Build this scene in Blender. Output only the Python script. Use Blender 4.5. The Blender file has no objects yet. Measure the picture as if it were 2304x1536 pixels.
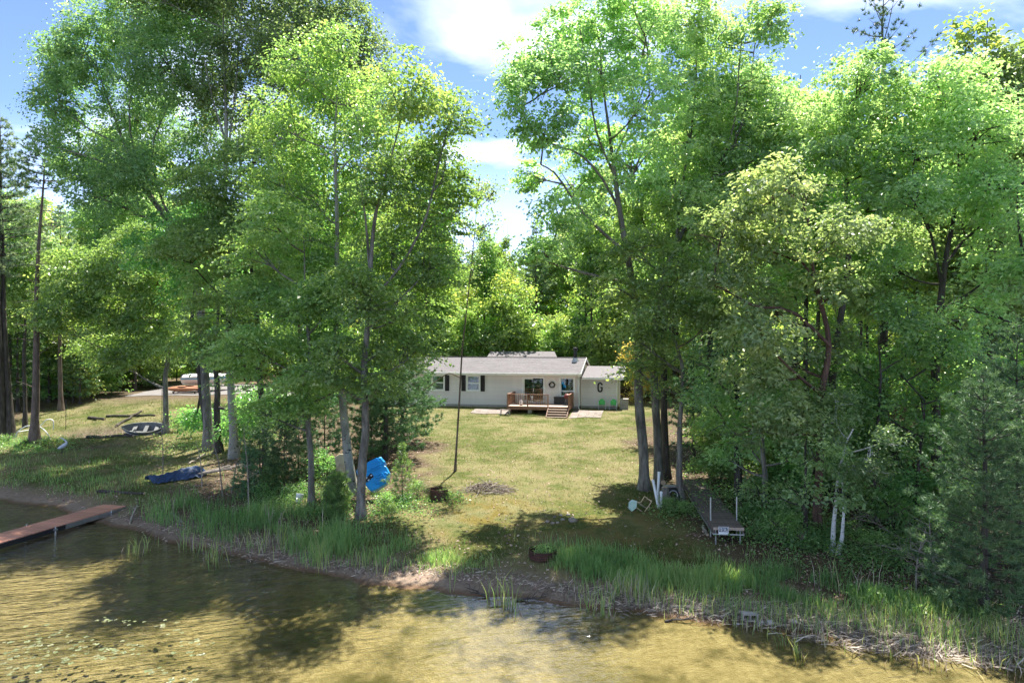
import bpy, math, random
import numpy as np
from mathutils import Matrix, Vector

R = math.radians
sc = bpy.context.scene
COL = sc.collection
rnd = random.Random(7)

# ------------------------------------------------------------------ camera, sky, sun, exposure
CAMZ, FPX = 7.5, 1557.0
cam = bpy.data.cameras.new('camera'); cam.lens = FPX / 2304 * 36; cam.sensor_width = 36
cam.clip_start = 0.1; cam.clip_end = 3000
camo = bpy.data.objects.new('camera', cam); COL.objects.link(camo)
camo.location = (0, 0, CAMZ); camo.rotation_euler = (R(90), 0, 0)
sc.camera = camo

SUN_EL, SUN_AZ = 66.0, 16.0     # azimuth from +Y towards +X
world = bpy.data.worlds.new('World'); sc.world = world; world.use_nodes = True
wn = world.node_tree; wn.nodes.clear()
W = wn.nodes.new; WL = wn.links.new
sky = W('ShaderNodeTexSky'); sky.sky_type = 'NISHITA'; sky.sun_disc = False
sky.sun_elevation = R(SUN_EL); sky.sun_rotation = R(SUN_AZ)
sky.air_density = 0.23; sky.dust_density = 0.0; sky.ozone_density = 2.0; sky.altitude = 200
tc = W('ShaderNodeTexCoord'); sep = W('ShaderNodeSeparateXYZ'); WL(tc.outputs['Generated'], sep.inputs[0])
zadd = W('ShaderNodeMath'); zadd.operation = 'ADD'; zadd.inputs[1].default_value = 0.12
zmx = W('ShaderNodeMath'); zmx.operation = 'MAXIMUM'; zmx.inputs[1].default_value = 0.0
WL(sep.outputs['Z'], zmx.inputs[0]); WL(zmx.outputs[0], zadd.inputs[0])
dv = W('ShaderNodeVectorMath'); dv.operation = 'DIVIDE'
cz = W('ShaderNodeCombineXYZ')
for i in range(3): WL(zadd.outputs[0], cz.inputs[i])
WL(tc.outputs['Generated'], dv.inputs[0]); WL(cz.outputs[0], dv.inputs[1])
mp = W('ShaderNodeMapping'); mp.inputs['Scale'].default_value = (1.0, 1.3, 0.0); mp.inputs['Location'].default_value = (2.72, 4.70, 0)
WL(dv.outputs[0], mp.inputs[0])
nz = W('ShaderNodeTexNoise'); nz.inputs['Scale'].default_value = 1.15; nz.inputs['Detail'].default_value = 7; nz.inputs['Roughness'].default_value = 0.52
nz.inputs['Distortion'].default_value = 0.35
WL(mp.outputs[0], nz.inputs['Vector'])
rp = W('ShaderNodeValToRGB'); rp.color_ramp.elements[0].position = 0.50; rp.color_ramp.elements[1].position = 0.82
WL(nz.outputs['Fac'], rp.inputs[0])
# thin white veil low over the horizon (part of the real sky all the way round)
low = W('ShaderNodeMapRange'); low.inputs[1].default_value = 0.03; low.inputs[2].default_value = 0.27; low.inputs[3].default_value = 0.42; low.inputs[4].default_value = 0.0
WL(sep.outputs['Z'], low.inputs[0])
mx0 = W('ShaderNodeMath'); mx0.operation = 'MAXIMUM'; WL(rp.outputs[0], mx0.inputs[0]); WL(low.outputs[0], mx0.inputs[1])
mxc = W('ShaderNodeMixRGB'); mxc.inputs[2].default_value = (4.4, 4.5, 4.7, 1)
hs = W('ShaderNodeHueSaturation'); hs.inputs['Saturation'].default_value = 0.97; hs.inputs['Value'].default_value = 1.0
tint = W('ShaderNodeMixRGB'); tint.blend_type = 'MULTIPLY'; tint.inputs[0].default_value = 1.0; tint.inputs[2].default_value = (1.0, 1.0, 0.96, 1)
WL(sky.outputs[0], tint.inputs[1]); WL(tint.outputs[0], hs.inputs['Color'])
WL(mx0.outputs[0], mxc.inputs[0]); WL(hs.outputs[0], mxc.inputs[1])
bg = W('ShaderNodeBackground'); bg.inputs['Strength'].default_value = 0.09
wo = W('ShaderNodeOutputWorld'); WL(mxc.outputs[0], bg.inputs[0]); WL(bg.outputs[0], wo.inputs[0])

sl = bpy.data.lights.new('sun', 'SUN'); sl.energy = 2.0; sl.angle = R(0.53); sl.color = (1.0, 0.95, 0.86)
so = bpy.data.objects.new('sun', sl); COL.objects.link(so)
sd = Vector((math.sin(R(SUN_AZ)) * math.cos(R(SUN_EL)), math.cos(R(SUN_AZ)) * math.cos(R(SUN_EL)), math.sin(R(SUN_EL))))
so.rotation_euler = (-sd).to_track_quat('-Z', 'Y').to_euler(); so.location = (10, 60, 60)

vs = sc.view_settings
sc.display_settings.display_device = 'sRGB'
vs.view_transform = 'Standard'; vs.look = 'None'; vs.gamma = 1.0; vs.use_curve_mapping = False
vs.exposure = 2.92
cy = sc.cycles
cy.max_bounces = 12; cy.diffuse_bounces = 8; cy.glossy_bounces = 3; cy.transmission_bounces = 8; cy.transparent_max_bounces = 12
cy.use_denoising = True; cy.caustics_reflective = False; cy.caustics_refractive = False

# ------------------------------------------------------------------ geometry helpers
class Geo:
    def __init__(s): s.v = []; s.f = []; s.n = 0; s.a = []
    def add(s, v, f, a=None):
        v = np.asarray(v, float).reshape(-1, 3)
        if isinstance(f, np.ndarray): s.f.append(f + s.n)
        else:
            for k in sorted({len(q) for q in f}):
                s.f.append(np.array([q for q in f if len(q) == k]) + s.n)
        s.v.append(v); s.n += len(v)
        s.a.append(np.full(len(v), 0.5) if a is None else np.asarray(a, float))
        return s
    def mesh(s, name, smooth=False, attr=None):
        v = np.concatenate(s.v); me = bpy.data.meshes.new(name)
        me.vertices.add(len(v)); me.vertices.foreach_set('co', v.astype(np.float32).ravel())
        idx = np.concatenate([f.ravel() for f in s.f]).astype(np.int32)
        tot = np.concatenate([np.full(len(f), f.shape[1]) for f in s.f])
        st = np.concatenate([[0], np.cumsum(tot)[:-1]]).astype(np.int32)
        me.loops.add(len(idx)); me.loops.foreach_set('vertex_index', idx)
        me.polygons.add(len(tot)); me.polygons.foreach_set('loop_start', st)
        me.polygons.foreach_set('use_smooth', np.full(len(tot), smooth))
        if attr:
            at = me.attributes.new(attr, 'FLOAT', 'POINT'); at.data.foreach_set('value', np.concatenate(s.a).astype(np.float32))
        me.update(calc_edges=True)
        return me

BOXF = np.array([(0, 3, 2, 1), (4, 5, 6, 7), (0, 1, 5, 4), (1, 2, 6, 5), (2, 3, 7, 6), (3, 0, 4, 7)])
def box(g, c, s, rot=None):
    x, y, z = [q / 2 for q in s]
    v = np.array([(-x, -y, -z), (x, -y, -z), (x, y, -z), (-x, y, -z), (-x, -y, z), (x, -y, z), (x, y, z), (-x, y, z)])
    if rot is not None: v = v @ np.array(rot.to_3x3() if hasattr(rot, 'to_3x3') else rot).T
    return g.add(v + np.array(c), BOXF)
def bbox(g, x0, x1, y0, y1, z0, z1): return box(g, ((x0 + x1) / 2, (y0 + y1) / 2, (z0 + z1) / 2), (x1 - x0, y1 - y0, z1 - z0))
def tube(g, pts, rad, sides=6, cap=True, wob=0.0, rng=None):
    pts = np.asarray(pts, float); n = len(pts)
    rad = np.broadcast_to(np.asarray(rad, float), (n,))
    t = np.gradient(pts, axis=0); t /= np.linalg.norm(t, axis=1)[:, None] + 1e-9
    a = np.array([1.0, 0, 0]) if abs(t[0][0]) < 0.8 else np.array([0, 1.0, 0])
    N = []
    for i in range(n):
        a = a - t[i] * a.dot(t[i]); a /= np.linalg.norm(a) + 1e-9; N.append(a)
    N = np.array(N); B = np.cross(t, N)
    th = np.arange(sides) / sides * 2 * math.pi
    rr = rad[:, None] * np.ones(sides)[None]
    if wob and rng is not None: rr = rr * (1 + wob * rng.normal(size=rr.shape))
    v = pts[:, None] + rr[..., None] * (np.cos(th)[None, :, None] * N[:, None] + np.sin(th)[None, :, None] * B[:, None])
    i = np.arange(n - 1)[:, None]; j = np.arange(sides)[None]
    f = np.stack([i * sides + j, i * sides + (j + 1) % sides, (i + 1) * sides + (j + 1) % sides, (i + 1) * sides + j], -1).reshape(-1, 4)
    g.add(v.reshape(-1, 3), f)
    if cap and sides >= 3:
        for k, rev in ((0, True), (n - 1, False)):
            q = list(range(sides)); q = q[::-1] if rev else q
            g.add(v[k], [tuple(q)])
    return g
def lathe(g, prof, sides=20, c=(0, 0, 0)):
    th = np.arange(sides) / sides * 2 * math.pi
    v = np.array([[(r * math.cos(a), r * math.sin(a), z) for a in th] for r, z in prof]).reshape(-1, 3) + np.array(c)
    n = len(prof); i = np.arange(n - 1)[:, None]; j = np.arange(sides)[None]
    f = np.stack([i * sides + j, i * sides + (j + 1) % sides, (i + 1) * sides + (j + 1) % sides, (i + 1) * sides + j], -1).reshape(-1, 4)
    return g.add(v, f)
def catmull(p, n):
    p = np.asarray(p, float)
    if len(p) == 2: return np.linspace(p[0], p[1], n)
    q = np.vstack([2 * p[0] - p[1], p, 2 * p[-1] - p[-2]]); out = []
    for u in np.linspace(0, len(p) - 1 - 1e-6, n):
        i = int(u); t = u - i; a, b, c, d = q[i:i + 4]
        out.append(0.5 * (2 * b + (c - a) * t + (2 * a - 5 * b + 4 * c - d) * t * t + (3 * b - 3 * c + d - a) * t ** 3))
    return np.array(out)
def bez(a, b, c, n):
    t = np.linspace(0, 1, n)[:, None]; return (1 - t) ** 2 * a + 2 * t * (1 - t) * b + t * t * c
def extr(g, pts, y0, y1, inset=0.0):
    """outline in x,z extruded along y, front edge inset for a rounded lip"""
    p = np.array(pts, float); n = len(p); c = p.mean(0)
    rings = [(c + (p - c) * (1 - inset), y0), (p, y0 + inset * 0.5 + 1e-4), (p, y1)]
    v = np.array([[(q[0], y, q[1]) for q in ring] for ring, y in rings]).reshape(-1, 3)
    f = [(i * n + j, i * n + (j + 1) % n, (i + 1) * n + (j + 1) % n, (i + 1) * n + j) for i in range(2) for j in range(n)]
    f += [tuple(range(n))[::-1], tuple(range(2 * n, 3 * n))]
    return g.add(v, f)

def tag(o, label=None, cat=None, group=None, kind=None):
    for k, v in (('label', label), ('category', cat), ('group', group), ('kind', kind)):
        if v: o[k] = v
    return o
def obj(name, g, mat=None, parent=None, loc=None, smooth=False, attr=None, rot=None):
    me = g.mesh(name, smooth, attr) if isinstance(g, Geo) else g
    if mat is not None and len(me.materials) == 0: me.materials.append(mat)
    o = bpy.data.objects.new(name, me); COL.objects.link(o)
    if parent is not None: o.parent = parent
    if loc is not None: o.location = loc
    if rot is not None: o.rotation_euler = rot
    return o
def thing(name, label, cat, loc=(0, 0, 0), rz=0.0, group=None):
    o = bpy.data.objects.new(name, None); COL.objects.link(o)
    o.location = loc; o.rotation_euler = (0, 0, rz); o.empty_display_size = 0.2
    return tag(o, label, cat, group)
def dup(root, loc, rz=None, s=None, label=None):
    r = root.copy(); COL.objects.link(r); r.location = loc
    if rz is not None: r.rotation_euler = (r.rotation_euler[0], r.rotation_euler[1], rz)
    if s is not None: r.scale = s if hasattr(s, '__len__') else (s, s, s)
    if label: r['label'] = label
    for ch in list(root.children):
        c = ch.copy(); COL.objects.link(c); c.parent = r
        for q in list(ch.children):
            d = q.copy(); COL.objects.link(d); d.parent = c
    return r

# ------------------------------------------------------------------ terrain shape
SHX = [-700, -60, -40, -30, -24.2, -21, -19.4, -18.4, -15.8, -13.3, -11.2, -8.5, -6.5, -3.4, 0, 3.1, 5.9, 9.3, 12.1, 20, 60, 700]
SHY = [330, 52, 42, 36.5, 32.6, 31.4, 30.4, 29.1, 28.0, 26.2, 25.0, 23.5, 22.4, 21.0, 20.2, 19.2, 18.3, 17.1, 16.4, 14.0, 4, -150]
HS = [-300, -60, -20, -10, -5, -2, 0, 1, 3, 6, 10, 20, 30, 34, 40, 60, 100, 250, 900]
HZ = [-7, -3, -1.3, -0.85, -0.5, -0.22, 0, 0.14, 0.46, 0.78, 1.02, 1.42, 1.72, 2.0, 2.1, 2.5, 3.4, 7, 14]
def smooth(a, b, x): t = np.clip((x - a) / (b - a), 0, 1); return t * t * (3 - 2 * t)
def sn(x, y, f, p=0.0):   # cheap smooth pseudo noise, -1..1
    return (np.sin(x * f + 1.7 * np.sin(y * f * 0.7 + p) + p) + np.sin(y * f * 1.13 + 1.3 * np.sin(x * f * 0.83 + 2 * p) + 2.1 * p)) * 0.5
def shore(x, y):
    x = np.asarray(x, float); y = np.asarray(y, float)
    ys = np.interp(x, SHX, SHY) + 0.16 * sn(x, x * 0, 2.1, 0.4) + 0.1 * sn(x, x * 0, 5.3, 1.4)
    return (y - ys) * 0.92
def hgt(x, y):
    x = np.asarray(x, float); y = np.asarray(y, float); s = shore(x, y)
    h = np.interp(s, HS, HZ)
    h = h + 0.85 * smooth(-14, -26, x) * smooth(5, 22, s)
    dx = np.maximum(np.abs(x + 2) - 12, 0); dy = np.maximum(np.abs(y - 61) - 4.5, 0)
    w = 1 - smooth(0, 3.5, np.hypot(dx, dy)); h = h * (1 - w) + 2.05 * w
    land = smooth(0.5, 4, s)
    far = smooth(45, 70, s)
    h = h + land * (0.05 * sn(x, y, 0.9, 1) + 0.03 * sn(x, y, 2.3, 3)) * (1 - w) + far * 0.35 * sn(x, y, 0.12, 2)
    h = h + (1 - land) * 0.03 * sn(x, y, 1.7, 5) * smooth(0.1, 0.6, np.abs(s))
    # eroded ledges in the left bank
    for (ex, ey, ew, eh, dz) in ((-28.0, 48.0, 3.6, 1.3, 0.5), (-27.5, 43.2, 3.4, 0.9, 0.4)):
        h = h - dz * np.exp(-((x - ex) / ew) ** 4 - ((y - ey) / eh) ** 2)
    return h
def hz(x, y): return float(hgt(x, y))
def P(px, py, D): return np.array(((px - 1152) / FPX * D, D, CAMZ - (py - 768) / FPX * D))
_DS = np.concatenate([np.arange(11, 60, 0.05), np.arange(60, 160, 0.25)])
def G(px, py):
    k = (px - 1152) / FPX; zr = CAMZ - (py - 768) / FPX * _DS; hh = hgt(k * _DS, _DS)
    i = int(np.argmax(zr <= hh)); D = _DS[i]
    return np.array((k * D, D, hz(k * D, D)))
def on(x, y, dz=0.0): return (x, y, hz(x, y) + dz)

# ------------------------------------------------------------------ materials
def M(name):
    m = bpy.data.materials.new(name); m.use_nodes = True; nt = m.node_tree; nt.nodes.clear()
    return m, nt.nodes.new, nt.links.new
def ramp(N, L, src, stops):
    r = N('ShaderNodeValToRGB'); cr = r.color_ramp
    while len(cr.elements) < len(stops): cr.elements.new(0.5)
    for e, (p, c) in zip(cr.elements, stops): e.position = p; e.color = (*c, 1)
    L(src, r.inputs[0]); return r.outputs[0]
def noise(N, L, vec, scale, detail=4, rough=0.55, stretch=None):
    if stretch:
        mpn = N('ShaderNodeMapping'); mpn.inputs['Scale'].default_value = stretch; L(vec, mpn.inputs[0]); vec = mpn.outputs[0]
    n = N('ShaderNodeTexNoise'); n.inputs['Scale'].default_value = scale; n.inputs['Detail'].default_value = detail; n.inputs['Roughness'].default_value = rough
    L(vec, n.inputs['Vector']); return n.outputs['Fac']
def mixc(N, L, fac, a, b, mode='MIX'):
    m = N('ShaderNodeMixRGB'); m.blend_type = mode
    for i, q in ((0, fac), (1, a), (2, b)):
        if isinstance(q, (int, float)): m.inputs[i].default_value = q if i == 0 else (q, q, q, 1)
        elif isinstance(q, tuple): m.inputs[i].default_value = (*q, 1)
        else: L(q, m.inputs[i])
    return m.outputs[0]
def mrange(N, L, src, a, b, c=0.0, d=1.0):
    m = N('ShaderNodeMapRange'); m.inputs[1].default_value = a; m.inputs[2].default_value = b; m.inputs[3].default_value = c; m.inputs[4].default_value = d
    L(src, m.inputs[0]); return m.outputs[0]
def math2(N, L, op, a, b):
    m = N('ShaderNodeMath'); m.operation = op
    for i, q in ((0, a), (1, b)):
        if isinstance(q, (int, float)): m.inputs[i].default_value = q
        else: L(q, m.inputs[i])
    return m.outputs[0]
def simple(name, col, rough=0.6, metal=0.0, var=0.25, scale=6.0, bump=0.0, stretch=None, spec=0.4):
    m, N, L = M(name); t = N('ShaderNodeTexCoord'); oi = N('ShaderNodeObjectInfo')
    f = noise(N, L, t.outputs['Object'], scale, 5, 0.6, stretch)
    c = ramp(N, L, f, [(0.25, tuple(q * (1 - var) for q in col)), (0.75, tuple(min(1, q * (1 + var)) for q in col))])
    h = N('ShaderNodeHueSaturation'); L(c, h.inputs['Color']); L(mrange(N, L, oi.outputs['Random'], 0, 1, 1 - var * 0.6, 1 + var * 0.6), h.inputs['Value'])
    b = N('ShaderNodeBsdfPrincipled'); L(h.outputs[0], b.inputs['Base Color']); b.inputs['Roughness'].default_value = rough; b.inputs['Metallic'].default_value = metal
    b.inputs['Specular IOR Level'].default_value = spec
    if bump:
        bp = N('ShaderNodeBump'); bp.inputs['Strength'].default_value = bump; bp.inputs['Distance'].default_value = 0.03; L(f, bp.inputs['Height']); L(bp.outputs[0], b.inputs['Normal'])
    o = N('ShaderNodeOutputMaterial'); L(b.outputs[0], o.inputs[0]); return m
def leafmat(name, dark, mid, light, trans=0.56, rough=0.33, attr='leafvar', spec=0.7, objvar=0.2, tgain=2.15):
    m, N, L = M(name); at = N('ShaderNodeAttribute'); at.attribute_name = attr; oi = N('ShaderNodeObjectInfo')
    gn = (1.8, 1.62, 2.2) if 'leaves' in name else ((1.25, 1.45, 1.15) if 'pine' in name else (1, 1, 1))
    dark, mid, light = [tuple(q * w for q, w in zip(c_, gn)) for c_ in (dark, mid, light)]
    c = ramp(N, L, at.outputs['Fac'], [(0.05, dark), (0.5, mid), (0.95, light)])
    h = N('ShaderNodeHueSaturation'); L(c, h.inputs['Color'])
    L(mrange(N, L, oi.outputs['Random'], 0, 1, 1 - objvar, 1 + objvar), h.inputs['Value'])
    L(mrange(N, L, oi.outputs['Random'], 0, 1, 0.485, 0.515), h.inputs['Hue'])
    h2 = N('ShaderNodeHueSaturation'); L(h.outputs[0], h2.inputs['Color']); h2.inputs['Saturation'].default_value = 0.76; h2.inputs['Value'].default_value = 1.5
    b = N('ShaderNodeBsdfPrincipled'); L(h2.outputs[0], b.inputs['Base Color']); b.inputs['Roughness'].default_value = rough; b.inputs['Specular IOR Level'].default_value = spec
    t = N('ShaderNodeBsdfTranslucent'); L(mixc(N, L, 1.0, h.outputs[0], (tgain * 1.18, tgain, tgain * 0.85), 'MULTIPLY'), t.inputs[0])
    mx = N('ShaderNodeMixShader'); mx.inputs[0].default_value = trans; L(b.outputs[0], mx.inputs[1]); L(t.outputs[0], mx.inputs[2])
    o = N('ShaderNodeOutputMaterial'); L(mx.outputs[0], o.inputs[0]); return m
def bark(name, a, b_, scale=7.0, stretch=(1, 1, 0.22), bump=0.7, marks=None):
    m, N, L = M(name); t = N('ShaderNodeTexCoord')
    f = noise(N, L, t.outputs['Object'], scale, 8, 0.65, stretch)
    c = ramp(N, L, f, [(0.35, a), (0.65, b_)])
    big = noise(N, L, t.outputs['Object'], 0.8, 3, 0.5)
    c = mixc(N, L, mrange(N, L, big, 0.45, 0.7, 0, 0.55), c, tuple(q * 0.55 for q in a))
    if marks:
        w = noise(N, L, t.outputs['Object'], marks[0], 3, 0.5, marks[1])
        c = mixc(N, L, mrange(N, L, w, marks[2], marks[2] + 0.05), c, (0.03, 0.028, 0.026))
    b = N('ShaderNodeBsdfPrincipled'); L(c, b.inputs['Base Color']); b.inputs['Roughness'].default_value = 0.9; b.inputs['Specular IOR Level'].default_value = 0.2
    bp = N('ShaderNodeBump'); bp.inputs['Strength'].default_value = bump; bp.inputs['Distance'].default_value = 0.05; L(f, bp.inputs['Height']); L(bp.outputs[0], b.inputs['Normal'])
    o = N('ShaderNodeOutputMaterial'); L(b.outputs[0], o.inputs[0]); return m

LEAF = dict(
    maple=leafmat('maple_leaves', (0.044, 0.105, 0.018), (0.076, 0.165, 0.028), (0.140, 0.235, 0.042)),
    oak=leafmat('oak_leaves', (0.058, 0.115, 0.030), (0.097, 0.185, 0.046), (0.160, 0.250, 0.068), rough=0.4),
    aspen=leafmat('aspen_leaves', (0.036, 0.085, 0.022), (0.062, 0.135, 0.030), (0.115, 0.195, 0.048), rough=0.38),
    forest=leafmat('forest_leaves', (0.045, 0.100, 0.016), (0.078, 0.160, 0.024), (0.150, 0.230, 0.034), objvar=0.3, trans=0.56),
    shrub=leafmat('shrub_leaves', (0.030, 0.085, 0.016), (0.055, 0.140, 0.024), (0.105, 0.210, 0.036)),
    pine=leafmat('pine_needles', (0.018, 0.050, 0.020), (0.038, 0.085, 0.034), (0.075, 0.130, 0.050), trans=0.25, rough=0.5, spec=0.3),
    palepine=leafmat('pale_pine_needles', (0.050, 0.085, 0.050), (0.095, 0.145, 0.080), (0.160, 0.20, 0.110), trans=0.3, rough=0.5),
    gold=leafmat('golden_leaves', (0.110, 0.160, 0.020), (0.190, 0.230, 0.030), (0.290, 0.280, 0.040)))
GRASS = leafmat('grass_blades', (0.050, 0.075, 0.017), (0.085, 0.130, 0.026), (0.190, 0.180, 0.062), trans=0.35, attr='leafvar', objvar=0, spec=0.2)
REED = leafmat('reed_blades', (0.065, 0.150, 0.036), (0.135, 0.260, 0.066), (0.270, 0.330, 0.105), trans=0.55, objvar=0, spec=0.3)
STRAW = leafmat('dry_straw', (0.09, 0.070, 0.05), (0.20, 0.16, 0.115), (0.38, 0.32, 0.235), trans=0.15, objvar=0, spec=0.15, rough=0.7)
LITTER = leafmat('dead_leaves', (0.060, 0.040, 0.024), (0.140, 0.100, 0.056), (0.24, 0.185, 0.115), trans=0.15, objvar=0, spec=0.15, rough=0.7)
BARK = dict(
    grey=bark('grey_bark', (0.085, 0.078, 0.066), (0.27, 0.25, 0.215)),
    dark=bark('dark_bark', (0.035, 0.030, 0.026), (0.105, 0.092, 0.080)),
    brown=bark('brown_bark', (0.085, 0.062, 0.050), (0.20, 0.155, 0.130)),
    red=bark('red_bark', (0.060, 0.036, 0.028), (0.16, 0.100, 0.078)),
    aspen=bark('aspen_bark', (0.20, 0.195, 0.17), (0.36, 0.35, 0.31), scale=3.0, stretch=(1, 1, 0.6), bump=0.3, marks=(3.2, (1, 1, 2.5), 0.62)),
    birch=bark('birch_bark', (0.55, 0.53, 0.52), (0.78, 0.76, 0.75), scale=3.0, stretch=(1, 1, 0.6), bump=0.2, marks=(5.0, (1, 1, 4.5), 0.60)))

WOODRED = simple('red_deck_wood', (0.50, 0.23, 0.155), 0.65, var=0.3, scale=9, stretch=(1, 1, 1), bump=0.2)
WOODGREY = simple('weathered_wood', (0.125, 0.100, 0.088), 0.85, var=0.35, scale=8, bump=0.3)
WOODDECK = simple('brown_deck_wood', (0.25, 0.125, 0.080), 0.6, var=0.25, scale=7, bump=0.15)
WOODPALE = simple('pale_deck_floor', (0.40, 0.31, 0.25), 0.7, var=0.2, scale=7, bump=0.1)
ALU = simple('galvanised_metal', (0.40, 0.41, 0.42), 0.4, metal=0.8, var=0.2, scale=10)
DARKMETAL = simple('dark_metal', (0.03, 0.03, 0.033), 0.5, metal=0.3, var=0.2)
RUST = simple('rusty_steel', (0.085, 0.042, 0.030), 0.85, metal=0.2, var=0.5, scale=9, bump=0.3)
WHITE = simple('white_paint', (0.78, 0.77, 0.75), 0.5, var=0.06)
WHITEPL = simple('white_plastic', (0.70, 0.71, 0.72), 0.45, var=0.08)
SIDING = simple('grey_vinyl_siding', (0.70, 0.645, 0.615), 0.6, var=0.06, scale=2.0, bump=0.05)
SHINGLE = simple('grey_roof_shingles', (0.14, 0.129, 0.135), 0.9, var=0.22, scale=5, bump=0.3)
CONC = simple('weathered_concrete', (0.36, 0.33, 0.31), 0.9, var=0.2, scale=7, bump=0.2)
PAVER = simple('pinkish_paver', (0.215, 0.178, 0.158), 0.9, var=0.2, scale=6, bump=0.2)
BLACK = simple('black_paint', (0.012, 0.012, 0.014), 0.5, var=0.1)
INSIDE = simple('dim_interior', (0.05, 0.042, 0.036), 0.9, var=0.3)
GREENPL = simple('green_painted_metal', (0.10, 0.46, 0.12), 0.4, var=0.08)
BLUEPL = simple('blue_plastic', (0.020, 0.30, 0.68), 0.35, var=0.1, scale=3, bump=0.05)
BLUEDK = simple('dark_blue_tarp', (0.005, 0.026, 0.075), 0.6, var=0.5, scale=4, bump=0.4)
ORANGE = simple('faded_orange_plastic', (0.40, 0.17, 0.09), 0.5, var=0.15)
CURTAIN = simple('red_curtain', (0.30, 0.045, 0.035), 0.8, var=0.2)
BLIND = simple('pale_blind', (0.48, 0.46, 0.44), 0.7, var=0.1)
MINT = simple('mint_fabric', (0.40, 0.54, 0.48), 0.7, var=0.1)
TAN = simple('tan_plastic', (0.38, 0.33, 0.22), 0.6, var=0.2, scale=4)
STONE = simple('field_stone', (0.26, 0.23, 0.185), 0.9, var=0.4, scale=5, bump=0.4)
HERON = simple('grey_heron_paint', (0.40, 0.44, 0.50), 0.5, var=0.2)
DEADWOOD = simple('dead_grey_wood', (0.25, 0.215, 0.18), 0.9, var=0.4, scale=9, bump=0.3)
ENDGRAIN = simple('cut_wood_end', (0.52, 0.38, 0.25), 0.85, var=0.2)
REDDK = simple('dark_red_paint', (0.14, 0.028, 0.022), 0.5, var=0.2)
BLUEPALE = simple('pale_blue_paint', (0.16, 0.34, 0.52), 0.4, var=0.1)
def glassmat():
    m, N, L = M('window_glass'); fr = N('ShaderNodeFresnel'); fr.inputs[0].default_value = 1.5
    tr = N('ShaderNodeBsdfTransparent'); tr.inputs[0].default_value = (0.75, 0.8, 0.8, 1)
    gl = N('ShaderNodeBsdfGlossy'); gl.inputs['Roughness'].default_value = 0.02
    mx = N('ShaderNodeMixShader'); L(math2(N, L, 'ADD', fr.outputs[0], 0.08), mx.inputs[0]); L(tr.outputs[0], mx.inputs[1]); L(gl.outputs[0], mx.inputs[2])
    o = N('ShaderNodeOutputMaterial'); L(mx.outputs[0], o.inputs[0]); return m
GLASS = glassmat()

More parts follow.
